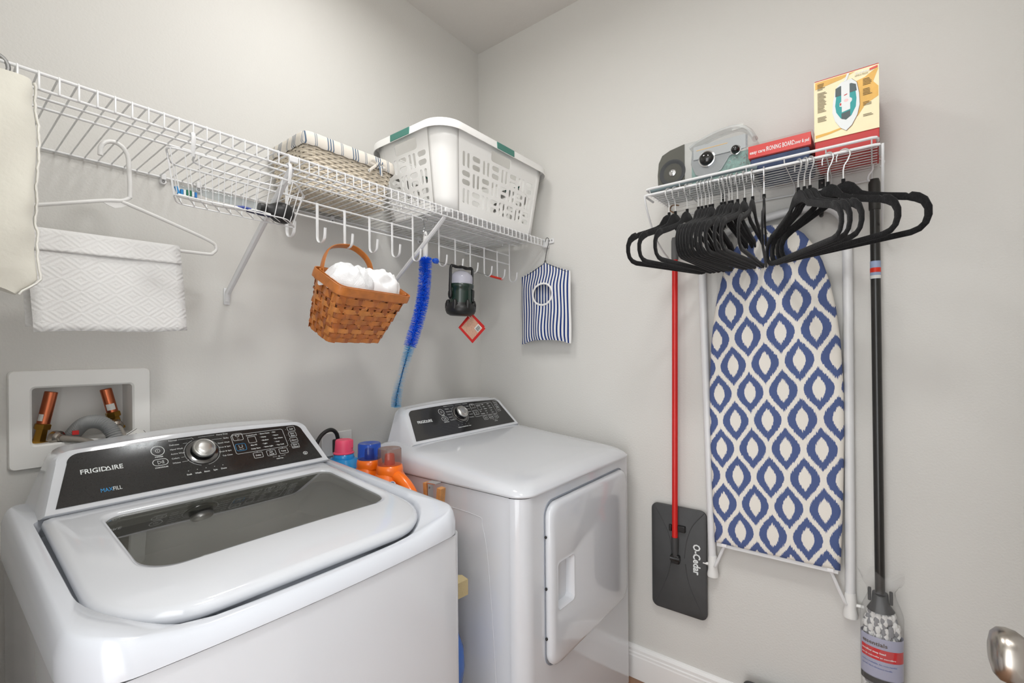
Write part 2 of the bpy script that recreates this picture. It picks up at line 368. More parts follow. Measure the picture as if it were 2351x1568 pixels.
def panel_print(txt, line, rr, du, left, right, status, below, side, colA, colB, accent, second):
    uc = -.099
    line([(uc+.0130*cos(2*PI*i/28), .100+.0130*sin(2*PI*i/28)) for i in range(29)], .0012)
    line([(uc+.0045*cos(2*PI*i/16), .100+.0045*sin(2*PI*i/16)) for i in range(17)], .0007); line([(uc, .098), (uc, .102)], .0007)
    txt('POWER', uc, .0818, .0046, bold=.0001)
    v0 = .0600; rr(uc-.0150, uc+.0150, v0, v0+.0170, .0083, .0011)
    line([(uc-.005, v0+.0038), (uc+.0025, v0+.0085), (uc-.005, v0+.0132), (uc-.005, v0+.0038)], .0007); line([(uc+.004, v0+.0038), (uc+.004, v0+.0132)], .0007); line([(uc+.0062, v0+.0038), (uc+.0062, v0+.0132)], .0007)
    txt('START/PAUSE', uc, v0-.0070, .0042, bold=.0001)
    dv = .0800; R = .0370
    for i, s in enumerate(left):
        v = .1235-.0127*i; txt(s, -.0735-.0006*i, v-.002, .0056, 'LEFT')
        q = max(-1, min(1, (v-dv)/(R+.004))); e = du-math.sqrt(max(0, (R+.004)**2-(v-dv)**2)) if abs(q) < .98 else du-.012
        x0 = -.0725-.0006*i+.0031*len(s); x1 = e if 0 < i < 5 else min(e, du-.014)
        if x1 > x0: line([(x0, v), (x1, v)]+([(x1+.003, v-.004)] if i == 0 else [(x1+.003, v+.004)] if i == 5 else []), .0005)
    for i, s in enumerate(right):
        v = .1235-.0130*i; txt(s, .0590-.0008*i, v-.002, .0056, 'RIGHT')
        e = du+math.sqrt(max(0, (R+.004)**2-(v-dv)**2)); x0 = .0580-.0008*i-.0031*len(s)
        if e < x0: line([(e, v), (x0, v)], .0005)
    line([(du+(R+.002)*cos(2*PI*i/48), dv+(R+.002)*sin(2*PI*i/48)) for i in range(15, 35)], .0005); line([(du+(R+.002)*cos(2*PI*i/48), dv+(R+.002)*sin(2*PI*i/48)) for i in range(-11, 10)], .0005)
    for i, s in enumerate(status): u = -.0497+.0188*i; txt(s, u, .0210, .0056, bold=.0001); line([(u-.0008, .0325), (u+.0008, .0325)], .0014)
    rr(.0640, .2010, .0560, .1150, .005, .0008)
    for q, a_, nm in ((.0975, 'w', 'Eco'), (.0650, accent, second)):
        rr(.0675, .0925, q, q+.0210, .004, .0009, a_); txt(nm, .080, q+.0030, .0036)
    line([(.080, .1075), (.0755, .1115), (.0775, .1160), (.080, .1140), (.0825, .1160), (.0845, .1115), (.080, .1075)], .0008)
    line([(.0758, .0825), (.0763, .0745), (.0837, .0745), (.0842, .0825)], .0008)
    txt('Control Lock', .1010, .1065, .0052, 'LEFT', .0001); rr(.1030, .1230, .0840, .1030, .002, .0008); txt(second, .1050, .0745, .0052, 'LEFT', .0001); txt('Delay Start', .1030, .0630, .0052, 'LEFT', .0001)
    for i, s in enumerate(colA): txt(s, .1380, .1065-.0108*i, .0052, 'LEFT', .0001); line([(.1352, .1085-.0108*i), (.1362, .1085-.0108*i)], .001)
    for i, s in enumerate(colB): txt(s, .1715, .1065-.0108*i, .0052, 'LEFT', .0001); line([(.1687, .1085-.0108*i), (.1697, .1085-.0108*i)], .001)
    for i, s in enumerate(below):
        uu = (.115, .1495, .183)[i]; v0 = .0350; rr(uu-.0115, uu+.0115, v0, v0+.0165, .002, .0008); line([(uu, v0+.0165), (uu, .056)], .0006)
        for j, w in enumerate(s): txt(w, uu, v0+(.0060 if len(s) == 1 else .0090-.0065*j), .0058, bold=.0001)
    txt('Hold 3 Sec', .1665, .0205, .0042, bold=.0001); line([(.1500, .0310), (.1500, .0290), (.1610, .0290)], .0005); line([(.1715, .0290), (.1830, .0290), (.1830, .0310)], .0005); rr(.1645, .1680, .0270, .0300, .0004, .0006)
    for i, s in enumerate(side):
        uu = .2268-.0021*i; v0 = .1035-.0192*i; rr(uu-.0105, uu+.0105, v0, v0+.0150, .002, .0008); line([(uu-.0165, v0+.0075), (uu-.0155, v0+.0075)], .001)
        for j, w in enumerate(s): txt(w, uu, v0+(.0052 if len(s) == 1 else .0085-.0062*j), .0056 if len(s) == 1 else .0050, bold=.0001)

# ---- washer
WX0, WX1, WYB, WYF, WSEAM = -1.612, -.926, -.085, -.770, .848
WC = (WX0+WX1)/2
t = thing('washing_machine', 'white top-load washing machine with glass lid and black control panel', 'washing machine', (WC, -.43, 0))
def wbow(pts): return [(x, y-.020*max(0, 1-((x-WC)/.343)**2)*sstep(-.6, WYF, y), z) for x, y, z in pts]
def fillfront(pts, k=14):
    # subdivide the straight front run so that it can bow
    out = []
    for i, p in enumerate(pts):
        q = pts[(i+1) % len(pts)]; out.append(p)
        if abs(p[0]-q[0]) > .3 and p[1] < -.5 and q[1] < -.5: out += [tuple(V(p).lerp(V(q), j/k)) for j in range(1, k)]
    return out
b = B(); b.loft([wbow(fillfront([(x, y, z) for x, y in rrect(WX0+.006, WX1-.006, WYF+.006, WYB, [.01, .01, .035, .022])])) for z in (.02, WSEAM-.004)]); obj('cabinet', b, 'enamel', t)
for sx in (WX0+.06, WX1-.06):
    for sy in (WYF+.06, WYB-.06): obj('foot', B().cyl((sx, sy, 0), (sx, sy, .025), .022), 'black_plastic', t)
def rimz(x, y):
    z = .945+.071*(y+.187)
    dx = abs(x-WC)
    return z-.0265*(1-sstep(.19, .325, dx))*sstep(-.60, -.74, y)
def lidz(x, y): return .951+.108*(y+.235)-.004*((x-WC)/.29)**2
LX0, LX1, LYB, LYF = WC-.300, WC+.300, -.235, -.732
n = 10
def rr3(i, zf, x0=WX0, x1=WX1, y0=WYF, y1=WYB, r=(.03, .03, .075, .055)):
    return wbow([(x, y, zf(x, y)) for x, y, _ in fillfront([(x, y, 0) for x, y in rrect(x0+i, x1-i, y0+i, y1-i, [max(q-i, .004) for q in r], n)])])
def frontbow(pts, amp, y0):
    return [(x, y-amp*(1-((x-WC)/.34)**2)*sstep(-.5, y0, y), z) for x, y, z in pts]
lidr = (.012, .012, .13, .13)
def lid_ring(i, zf): return frontbow([(x, y, zf(x, y)) for x, y, _ in fillfront([(x, y, 0) for x, y in rrect(LX0+i, LX1-i, LYF+i, LYB-i, [max(q-i, .003) for q in lidr], n)])], .014, -.74)
rings = [rr3(0, lambda x, y: WSEAM), rr3(0, lambda x, y: max(rimz(x, y)-.030, WSEAM+.004)), rr3(.005, lambda x, y: max(rimz(x, y)-.012, WSEAM+.010)), rr3(.010, lambda x, y: rimz(x, y)-.003), rr3(.015, lambda x, y: rimz(x, y)),
         lid_ring(-.010, lambda x, y: rimz(x, y)-.002-.003*sstep(-.6, -.72, y)), lid_ring(-.006, lambda x, y: rimz(x, y)-.012+.005*sstep(-.6, -.72, y)), lid_ring(-.004, lambda x, y: rimz(x, y)-.034+.020*sstep(-.6, -.72, y)), lid_ring(.03, lambda x, y: rimz(x, y)-.044+.010*sstep(-.6, -.72, y))]
TC = (WC, -.47); TR = .235; cnt = len(rings[0])
def circ(r, z):
    # circle points matched to the rounded-rectangle order
    out = []
    for (x, y, _z) in rings[-1]:
        a = math.atan2((y-TC[1])/.25, (x-TC[0])/.28); out.append((TC[0]+r*cos(a), TC[1]+r*sin(a), z))
    return out
rings += [circ(TR+.012, .868), circ(TR, .858), circ(TR, .80)]
b = B(); b.loft(rings, False, False); obj('top_deck', b, 'enamel_soft', t, angle=60)
pm('tub_grey', (236, 235, 230), 0.35); pm('tub_ring', (238, 238, 235), 0.4)
b = B(); b.lathe([(.262, .83), (.262, .60), (.24, .57), (.08, .56), (.001, .56)], 48, T(TC[0], TC[1], 0), cap0=False, cap1=False); tb = obj('tub', b, 'tub_grey', t)
b = B(); b.lathe([(.258, .835), (.25, .85), (.232, .848), (.222, .832), (.222, .79), (.232, .775), (.258, .775)], 48, T(TC[0], TC[1], 0), cap0=False, cap1=False); obj('balance_ring', b, 'tub_ring', tb, angle=60)
b = B(); b.lathe([(.255, .575), (.12, .585), (.06, .60), (.045, .64), (.001, .65)], 32, T(TC[0], TC[1], 0), cap0=False, cap1=False); obj('agitator', b, 'tub_ring', tb)
# lid
GX0, GX1, GYB, GYF = -1.487, -1.000, -.300, -.590
def gl_ring(i, zf): return [(x, y, zf(x, y)) for x, y, _ in fillfront([(x, y, 0) for x, y in rrect(GX0+i, GX1-i, GYF+i, GYB-i, [.03, .03, .06, .055], n)])]
lid = B()
lid.loft([gl_ring(0, lambda x, y: lidz(x, y)-.034), lid_ring(.012, lambda x, y: lidz(x, y)-.030), lid_ring(.003, lambda x, y: lidz(x, y)-.022), lid_ring(0, lambda x, y: lidz(x, y)-.013), lid_ring(.004, lambda x, y: lidz(x, y)-.004), lid_ring(.014, lambda x, y: lidz(x, y)),
          gl_ring(-.010, lambda x, y: lidz(x, y)), gl_ring(-.002, lambda x, y: lidz(x, y)-.002), gl_ring(0, lambda x, y: lidz(x, y)-.007), gl_ring(0, lambda x, y: lidz(x, y)-.034)], False, False)
ld = obj('lid', lid, 'enamel', t, angle=60)
clear('lid_glass', (196, 196, 190), 0.015, 2.5, body=.03, bodycol=(176, 174, 166))
b = B(); b.loft([gl_ring(-.001, lambda x, y: lidz(x, y)-.012), gl_ring(-.001, lambda x, y: lidz(x, y)-.007)]); obj('lid_window', b, 'lid_glass', ld, angle=30)
console(t, WC+.005, -.242, .958, -.162, 1.052, .612, .560, .568, .516, -.088, .915, -.0095, washer_print)

# ---- dryer
DX0, DX1, DYB, DYF, DSEAM = -.736, -.050, -.150, -.806, .872
DC = (DX0+DX1)/2
t = thing('clothes_dryer', 'white front-load clothes dryer with black control panel beside the right wall', 'dryer', (DC, -.47, 0))
b = B(); b.loft([[(x, y, z) for x, y in rrect(DX0+.004, DX1-.004, -.752, DYB, [.01, .01, .002, .002])] for z in (.02, DSEAM-.003)]); cb = obj('cabinet', b, 'enamel', t)
b = B(); b.loft([[(x, y, z) for x, y in rrect(DX0+.002, DX1-.002, DYF+.008, -.753, [.002, .002, .048, .03], 8)] for z in (.02, DSEAM-.003)]); fp = obj('front_panel', b, 'enamel', t)
for sx in (DX0+.06, DX1-.06):
    for sy in (DYF+.07, DYB-.06): obj('foot', B().cyl((sx, sy, 0), (sx, sy, .025), .022), 'black_plastic', t)
def dtop(x, y): return .957+.100*(y+.28)-.006*((x-DC)/.34)**2
def dr3(i, zf): return [(x, y, zf(x, y)) for x, y in rrect(DX0+i, DX1-i, DYF+i, DYB-i, [.02, .02, .058, .058], 8)]
def dtopc(x, y): return min(dtop(x, y), .957)
b = B(); b.loft([dr3(.0, lambda x, y: DSEAM), dr3(-.002, lambda x, y: DSEAM+.004), dr3(-.001, lambda x, y: max(dtopc(x, y)-.026, DSEAM+.008)), dr3(.008, lambda x, y: dtopc(x, y)-.012), dr3(.022, lambda x, y: dtopc(x, y)-.004), dr3(.045, dtopc), dr3(.09, dtopc), dr3(.16, dtopc), dr3(.24, dtopc)], False, True)
obj('top_panel', b, 'enamel', t, angle=60)
# embossed outline on the side panel
b = B(); b.tube(spline([(DX0+.0045, -.20, .800), (DX0+.0045, -.600, .800), (DX0+.0045, -.655, .765), (DX0+.0045, -.680, .60), (DX0+.0045, -.700, .30), (DX0+.0045, -.702, .06)], 6), .0013, 6); obj('side_crease', b, 'enamel', cb)
# door
EX0, EX1, EZ0, EZ1 = -.632, -.120, .372, .838
def dring(i, d): return [(x, DYF+.008-d-.006*(1-((x-DC)/.3)**2), z) for x, z in rrect(EX0+i, EX1-i, EZ0+i, EZ1-i, .042, 8)]
HX0, HX1, HZ0, HZ1 = -.600, -.512, .528, .664
db = B()
# door face with a hole for the scooped handle
def hring(i, d, k=8):
    pts = rrect(HX0+i, HX1-i, HZ0+i, HZ1-i, .012, k); return [(x, DYF+.008-d-.006*(1-((x-DC)/.3)**2), z) for x, z in pts]
db.loft([dring(.002, -.002), dring(0, .004), dring(.001, .012), dring(.006, .018), dring(.016, .0205), hring(-.010, .0215), hring(-.004, .0195), hring(0, .0205)], False, False)
do = obj('door', db, 'enamel', fp, angle=60)
hb = B()
o1 = hring(0, .0205); hz = lambda f: [(x, DYF-.012-.004+f(x), z) for x, _y, z in o1]
hb.loft([o1, hring(.006, .012), [(x+.0*(x-HX0), DYF+.006+.030*(1-(x-HX0)/(HX1-HX0))*0+.026*((x-HX0)/(HX1-HX0)), z) for x, _y, z in hring(.010, 0)]], False, True)
obj('handle', hb, 'enamel', do, angle=30)
b = B(); b.loft([dring(-.004, -.0035), dring(-.004, .0003), dring(-.001, .0003), dring(-.001, -.0035)], False, False); obj('door_gap_shade', b, 'dark_gap', fp)  # thin ring painted with the bluish shade of the door gap
for z in (.745, .60, .46): obj('catch', B().sph((EX0-.004, DYF+.002, z), .004, 10), 'black_plastic', fp)
for z in (.735, .545): obj('hinge', B().bx(EX1+.012, EX1+.017, DYF+.006, DYF+.0115, z-.028, z+.028), 'steel', fp, smooth=False)
console(t, DC+.002, -.295, .961, -.215, 1.056, .598, .545, .552, .502, -.175, .915, -.0095, dryer_print)

# ------------------------------------------------------------------ water outlet box in the back wall
t = thing('outlet_box', 'white recessed washer outlet box in the back wall above the washer', 'outlet box', (-1.4625, 0, 1.0))
fo = rrect(-1.592, -1.333, 1.008, 1.232, .010, 4); fi = rrect(BOXX[0]+.001, BOXX[1]-.001, BOXZ[0]+.001, BOXZ[1]-.001, .008, 4)
b = B(); b.loft([[(x, 0, z) for x, z in fo], [(x, -.006, z) for x, z in fo], [(x*.985-1.4625*.015, -.011, 1.12+(z-1.12)*.985) for x, z in fo], [(x, -.011, z) for x, z in rrect(BOXX[0]-.003, BOXX[1]+.003, BOXZ[0]-.003, BOXZ[1]+.003, .010, 4)], [(x, -.007, z) for x, z in fi], [(x, .086, z) for x, z in fi]], False, True)
pm('box_plastic', (236, 236, 233), 0.4)
obj('housing', b, 'box_plastic', t, angle=30)
pm('copper', (196, 112, 78), 0.28, metal=1.0); pm('brass', (176, 136, 62), 0.3, metal=1.0); pm('braid', (170, 164, 156), 0.35, metal=0.6, bump=(900, 0.8)); pm('sticker', (222, 222, 218), 0.5)
for (bx_, bz, tx, tz, lab) in ((-1.531, 1.105, -1.5165, 1.180, 'copper water hammer arrestor on the left brass valve'), (-1.4035, 1.120, -1.4165, 1.180, 'copper water hammer arrestor on the right brass valve')):
    y = .032; d = (V((tx, 0, tz))-V((bx_, 0, bz))).normalized(); p0 = V((bx_, y, bz)); p1 = V((tx, y, tz))
    v = B(); v.tube([p0-d*.047, p0-d*.041, p0-d*.041, p0-d*.014, p0-d*.014, p0-d*.012, p0-d*.002, p0], [.0175, .0175, .0125, .0115, .0145, .016, .016, .013], 6)
    vo = obj('valve', v, 'brass', t, angle=25)
    c = B(); c.tube([p0-d*.001, p1-d*.001, p1], [.0122, .0122, .0108], 20); co = obj('copper_chamber', c, 'copper', vo)
    l = B(); q = p0+d*.006; e1 = d.cross(V((0, 1, 0))).normalized(); e2 = e1.cross(d); a0_ = (3.9 if tx > bx_ else 4.5)
    l.grid(lambda u, v: q+d*(.016*v)+e1*(.0125*cos(a0_+(.9 if tx > bx_ else 1.5)*(u-.5)))*(-1)-e2*(.0125*sin(a0_+(.9 if tx > bx_ else 1.5)*(u-.5)))*(-1), 8, 1); obj('sticker', l, 'sticker', co)
obj('lever', B().box((-1.478, .01, 1.078), (.012, .006, .010)), pm('red_plastic', (208, 36, 34), 0.35), t)
# hoses
b = B(); hp = spline([(-1.514, .020, 1.072), (-1.500, -.008, 1.069), (-1.470, -.030, 1.062), (-1.450, -.040, 1.045), (-1.445, -.034, .99), (-1.445, -.028, .80), (-1.445, -.028, .3)], 8)
hs = thing('supply_hose', 'braided steel hose from the left brass valve', 'hose', (-1.514, .02, 1.072)); obj('hose_body', b.tube(hp, .0072, 10), 'braid', hs)
b = B(); q = V((-1.508, .006, 1.071)); dd = V((.5, -.85, -.1)).normalized(); b.tube([q-dd*.012, q, q, q+dd*.004, q+dd*.012], [.0155, .0155, .0145, .009, .0085], 16); obj('coupling', b, 'nickel', hs)
b = B(); hp = spline([(-1.401, .020, 1.085), (-1.398, -.006, 1.080), (-1.392, -.022, 1.055), (-1.380, -.030, 1.0), (-1.375, -.028, .8), (-1.375, -.028, .3)], 8)
hs = thing('supply_hose', 'braided steel hose dropping from the right brass valve', 'hose', (-1.401, .02, 1.085)); obj('hose_body', b.tube(hp, .0072, 10), 'braid', hs)
b = B(); q = V((-1.400, .006, 1.084)); dd = V((.15, -.85, -.3)).normalized(); b.tube([q-dd*.012, q, q, q+dd*.004, q+dd*.012], [.015, .015, .014, .009, .0085], 16); obj('coupling', b, 'nickel', hs)
b = B(); ctr = spline([(-1.482, .045, 1.05), (-1.478, .040, 1.070), (-1.462, .018, 1.096), (-1.442, -.010, 1.102), (-1.422, -.030, 1.086), (-1.412, -.046, 1.045), (-1.410, -.060, .95), (-1.410, -.064, .6)], 16)
pts, rs = [], []
acc = 0
for i, p in enumerate(ctr):
    pts.append(p); rs.append(.0168 if (i % 2) else .0138)
pm('grey_hose', (150, 152, 152), 0.45)
tag(obj('drain_hose', b.tube(pts, rs, 14), 'grey_hose', angle=80), 'grey corrugated drain hose arching over the outlet box sill', 'hose')
b = B(); b.prism(rrect(-.024, .024, -.016, .016, .004, 3), -.0006, .0006, T(-1.366, -.018, 1.058) @ RZ(.2) @ RX(1.15) @ RZ(.5)); tg_ = obj('hose_tag', b, 'sticker', smooth=False); tag(tg_, 'small white hose tag with dark print beside the drain hose', 'tag')
b = B(); m_ = T(-1.366, -.018, 1.058) @ RZ(.2) @ RX(1.15) @ RZ(.5) @ T(0, 0, .0009)
for p, q in (((-.021, -.013), (.021, -.013)), ((.021, -.013), (.021, .013)), ((.021, .013), (-.021, .013)), ((-.021, .013), (-.021, -.013))):
    d = (V((q[0]-p[0], q[1]-p[1], 0))).normalized()*.0006; nn = V((-d.y, d.x, 0)); b.poly([tuple(V((p[0], p[1], 0))+nn), tuple(V((p[0], p[1], 0))-nn), tuple(V((q[0], q[1], 0))-nn), tuple(V((q[0], q[1], 0))+nn)], m_)
b.sph((0, 0, 0), .005, 8, (1, 1, .1), m_)
tag(obj('printed_marks', b, 'black_plastic', tg_, smooth=False), kind='stuff')

# ------------------------------------------------------------------ long wire shelf
SZ = 1.755; SY = -.405
shelf = thing('wire_shelf', 'long white wire shelf across the back wall above the washer and dryer', 'shelf', (-.91, 0, 1.7))
XA, XB = XL+.01, -.016
for nm, y, z, r in (('back_rail', -.006, SZ-.0045, .0028), ('front_rail', SY, SZ-.0035, .0030), ('lip_rail', SY+.001, SZ-.031, .0027), ('middle_rail', -.300, SZ-.0045, .0026), ('middle_rail', -.252, SZ-.0045, .0026)):
    obj(nm, B().cyl((XA, y, z), (XB, y, z), r, 10), 'wire_white', shelf)
wb_ = B(); wb_.tube([(0, -.004, SZ), (0, SY+.004, SZ), (0, SY-.001, SZ-.001), (0, SY-.0035, SZ-.005), (0, SY-.0035, SZ-.033)], .0017, 6)
w0 = obj('cross_wire', wb_, 'wire_white', shelf); xw = -1.585-.0254*9
w0.location.x = xw
while xw < -.045:
    xw += .0254
    if xw < XA: continue
    c = w0.copy(); COL.objects.link(c); c.location.x = xw
if w0.location.x < XA: w0.location.x = xw+.0254 if xw+.0254 < XB else XB
for bx_ in (-1.143, -.620):
    b = B(); b.tube([(bx_, SY+.006, SZ-.030), (bx_, SY+.03, SZ-.048), (bx_, -.012, 1.450), (bx_, -.006, 1.425)], [.0075, .0085, .0085, .007], 8, flat=.8)
    br = obj('brace', b, 'wire_white', shelf); obj('brace_foot', B().box((bx_, -.003, 1.440), (.017, .005, .05)), 'wire_white', br, bevel=.002)
    obj('screw', B().sph((bx_, -.006, 1.428), .004, 8), 'steel', br)
    obj('brace_clip', B().box((bx_, SY-.004, SZ-.012), (.022, .008, .014)), 'wire_white', br, bevel=.002)
for cx_ in (-1.300, -1.216, -.799, -.395, -.10):
    b = B(); b.box((cx_, -.007, SZ-.004), (.012, .014, .016)); b.cyl((cx_, 0, SZ-.016), (cx_, -.010, SZ-.016), .008, 10); obj('wall_clip', b, 'wire_white', shelf, bevel=.001)
    obj('screw', B().sph((cx_, -.010, SZ-.016), .004, 8), 'steel', shelf)
b = B(); b.box((-.014, SY+.004, SZ-.016), (.026, .020, .036)); b.box((-.003, SY-.006, SZ-.004), (.006, .05, .022)); obj('end_bracket', b, 'wire_white', shelf, bevel=.003)
for dy in (-.022, -.008): obj('screw', B().sph((-.007, SY+dy, SZ-.002), .0035, 8), 'steel', shelf)

# hanging wire basket under the shelf front
t = thing('hanging_wire_basket', 'small white wire basket hooked under the shelf holding a toothbrush', 'basket', (-1.25, -.35, 1.6))
FR = [V((-1.405, -.405, 1.690)), V((-1.135, -.405, 1.690)), V((-1.055, -.302, 1.690)), V((-1.368, -.302, 1.690))]
BT = [V((-1.388, -.388, 1.600)), V((-1.150, -.388, 1.600)), V((-1.095, -.322, 1.600)), V((-1.362, -.322, 1.600))]
def roundloop(P, r, n=5):
    out = []
    for i in range(4):
        a, p, c = P[i-1], P[i], P[(i+1) % 4]; d0 = (a-p).normalized(); d1 = (c-p).normalized()
        for j in range(n+1):
            s_ = j/n; out.append((p+d0*r)*(1-s_)**2+p*2*s_*(1-s_)+(p+d1*r)*s_**2)
    return out
obj('rim', B().tube(roundloop(FR, .028), .0022, 8, closed=True), 'wire_white', t)
obj('base_rim', B().tube(roundloop(BT, .018), .0015, 6, closed=True), 'wire_white', t)
for i in range(11):
    s_ = .03+.94*i/10; a = FR[0].lerp(FR[1], s_); d = FR[3].lerp(FR[2], s_); a2 = BT[0].lerp(BT[1], s_); d2 = BT[3].lerp(BT[2], s_)
    obj('wire', B().tube([a, a2+V((0, 0, .006)), a2+V((0, .006, 0)), d2-V((0, .006, 0)), d2+V((0, 0, .006)), d], .0011, 6), 'wire_white', t)
for s_ in (.33, .66):
    for (i, j) in ((0, 3), (1, 2)):
        obj('wire', B().tube([FR[i].lerp(FR[j], s_), BT[i].lerp(BT[j], s_)], .0011, 6), 'wire_white', t)
for ax in (-1.357, -1.152):
    b = B(); b.tube([(ax, SY+.012, SZ-.030), (ax, SY+.006, SZ-.023), (ax, SY-.004, SZ-.0245), (ax, SY-.0075, SZ-.034), (ax, SY-.004, 1.700), (ax+.001, SY+.002, 1.684)], .0042, 6, flat=.5); obj('hanger_strap', b, 'wire_white', t)
b = B(); b.tube(spline([(-1.357, SY+.001, 1.697), (-1.350, SY+.012, 1.690), (-1.335, -.36, 1.686), (-1.25, -.352, 1.685), (-1.16, -.36, 1.686), (-1.152, SY+.001, 1.697)], 5), .0024, 6); obj('cross_bar', b, 'wire_white', t)
# toothbrush
t = thing('toothbrush', 'white and blue toothbrush with blue and green bristles in the wire basket', 'toothbrush', (-1.28, -.362, 1.606))
pts = spline([(-1.372, -.362, 1.6070), (-1.335, -.362, 1.6050), (-1.31, -.362, 1.6045), (-1.26, -.362, 1.607), (-1.22, -.362, 1.609), (-1.18, -.362, 1.607)], 5)
rs = [.0062 if i < 6 else (.0052 if i < 10 else .0072) for i in range(len(pts))]
pm('blue_rubber', (40, 66, 150), 0.5); pm('navy_rubber', (38, 42, 70), 0.6)
obj('handle', B().tube(pts, rs, 10, flat=.7), 'white_plastic', t)
obj('grip', B().tube([(-1.262, -.3632, 1.6085), (-1.24, -.3632, 1.6098), (-1.218, -.3632, 1.6105)], [.004, .0080, .004], 10, flat=.7), 'blue_rubber', t)
obj('grip', B().tube([(-1.236, -.366, 1.6050), (-1.205, -.366, 1.6055), (-1.182, -.366, 1.604)], [.004, .0066, .005], 10, flat=.7), 'navy_rubber', t)
for i, c in enumerate(((45, 140, 205), (45, 140, 205), (225, 232, 235), (30, 110, 80), (30, 110, 80), (225, 232, 235), (40, 120, 195))):
    h = .016 if i == 0 else (.011 if i not in (3, 4) else .0125); x = -1.370+.0052*i
    obj('bristles', B().box((x, -.362, 1.6095+h/2), (.0042, .008, h), T(x, -.362, 1.61) @ RY(-.35 if i == 0 else 0) @ T(-x, .362, -1.61)), pm('bristle_%d' % i, c, 0.6), t, smooth=False)
# turkey baster
t = thing('turkey_baster', 'turkey baster with black rubber bulb and clear tube in wire basket', 'baster', (-1.20, -.345, 1.61))
ax = M.Translation((-1.196, -.346, 1.6260)) @ basis((0, 1, 0), (0, 0, 1), (1, 0, 0), (0, 0, 0)) @ RX(0.03)
pm('black_rubber', (24, 24, 25), 0.45)
obj('bulb', B().lathe([(.001, -.002), (.0115, -.002), (.0125, .003), (.0125, .008), (.0115, .012), (.0125, .018), (.018, .028), (.0245, .040), (.0265, .052), (.0255, .064), (.020, .075), (.011, .081), (.001, .082)], 24, ax), 'black_rubber', t, angle=60)
clear('clear_plastic', (236, 240, 242), 0.05, 1.45, body=.05)
b = B(); b.lathe([(.0105, -.001), (.0105, -.09), (.0095, -.11), (.004, -.150), (.0035, -.168)], 18, ax, cap0=False, cap1=False); obj('tube', b, 'clear_plastic', t)

# hook racks under the shelf
def hook_rack(x0, x1, y, zt, zl, label, dz=0.0):
    t = thing('hook_rack', label, 'hook rack', ((x0+x1)/2, y, zl), group='white wire hook racks under the shelf')
    for z in (zt, zl): obj('rail', B().cyl((x0, y, z), (x1, y, z+dz), .0026, 8), 'wire_white', t)
    for i in range(6):
        x = x0+(x1-x0)*i/5; o = dz*i/5; top = SZ-.008 if i in (0, 5) else zt+.003+o
        p = [(x, y-.0022, top), (x, y-.0022, 1.606+o)]+[(x, y-.0022-.020+.020*cos(a), 1.606+o-.020*sin(a)) for a in [PI*k/8 for k in range(1, 9)]]+[(x, y-.0445, 1.626+o)]
        obj('hook', B().tube(p, .0044, 6, flat=.36, up0=(0, 1, 0)), 'wire_white', t)
    for x, s_ in ((x0, 1), (x1, -1)):
        obj('hanger_clip', B().tube([(x, y-.002, SZ-.009), (x, y+.004, SZ+.0035), (x+.004*s_, y+.03, SZ+.004), (x+.004*s_, y+.035, SZ-.012)], .0025, 6), 'wire_white', t)
    return t
hook_rack(-1.085, -.640, -.254, 1.702, 1.660, 'white wire hook rack under the shelf that carries the brown splint basket')
hook_rack(-.515, -.090, -.254, 1.706, 1.666, 'white wire hook rack under the shelf that carries the lantern', -.010)

# ------------------------------------------------------------------ white hanger with paper towel
t = thing('tubular_hanger', 'white plastic clothes hanger on the wire shelf above a paper towel', 'hanger', (-1.435, -.18, 1.633))
mh = T(-1.437, -.176, 1.624) @ RZ(math.radians(8)) @ RY(math.radians(-2.6))
b = B()
hk = [(.028, 0, .006), (.030, 0, .04), (.030, 0, .085)]+[(.004+.026*cos(a), 0, .096+.030*sin(a)) for a in [PI*k/10 for k in range(0, 10)]]+[(-.022, 0, .088)]
loop = spline([(.028, 0, .006), (.012, 0, -.004), (-.02, 0, -.011), (-.10, 0, -.036), (-.195, 0, -.066), (-.212, 0, -.080), (-.205, 0, -.097), (-.18, 0, -.102), (0, 0, -.102), (.18, 0, -.102), (.205, 0, -.097), (.214, 0, -.082), (.198, 0, -.066), (.10, 0, -.033), (.012, 0, -.006)], 5)
obj('hook', B().tube(hk, .0048, 10, m=mh), 'white_plastic', t); obj('frame', B().tube(loop, .0042, 10, m=mh), 'white_plastic', t)
b = B(); b.prism([(-.030, -.012), (.024, -.006), (.024, -.012), (.010, -.020), (-.002, -.024), (-.014, -.020)], -.001, .001, mh @ RX(PI/2)); obj('name_plate', b, 'white_plastic', t, smooth=False)
pt = D.materials.new('paper_towel'); pt.use_nodes = True; nt = pt.node_tree; pb = nt.nodes['Principled BSDF']
pb.inputs['Base Color'].default_value = rgb((233, 233, 232)); pb.inputs['Roughness'].default_value = .9; pb.inputs['Specular IOR Level'].default_value = .1
tc = node(nt, 'ShaderNodeTexCoord'); sp = node(nt, 'ShaderNodeSeparateXYZ'); nt.links.new(tc.outputs['Object'], sp.inputs[0])
def mth(op, a, b_=None, nt=nt):
    n = node(nt, 'ShaderNodeMath', operation=op)
    for i, q in enumerate((a, b_)):
        if q is None: continue
        if isinstance(q, (int, float)): n.inputs[i].default_value = q
        else: nt.links.new(q, n.inputs[i])
    return n.outputs[0]
u_ = mth('DIVIDE', sp.outputs['X'], .060); v_ = mth('DIVIDE', sp.outputs['Z'], .046)
dm = mth('ADD', mth('ABSOLUTE', mth('SUBTRACT', mth('FRACT', u_), .5)), mth('ABSOLUTE', mth('SUBTRACT', mth('FRACT', v_), .5)))
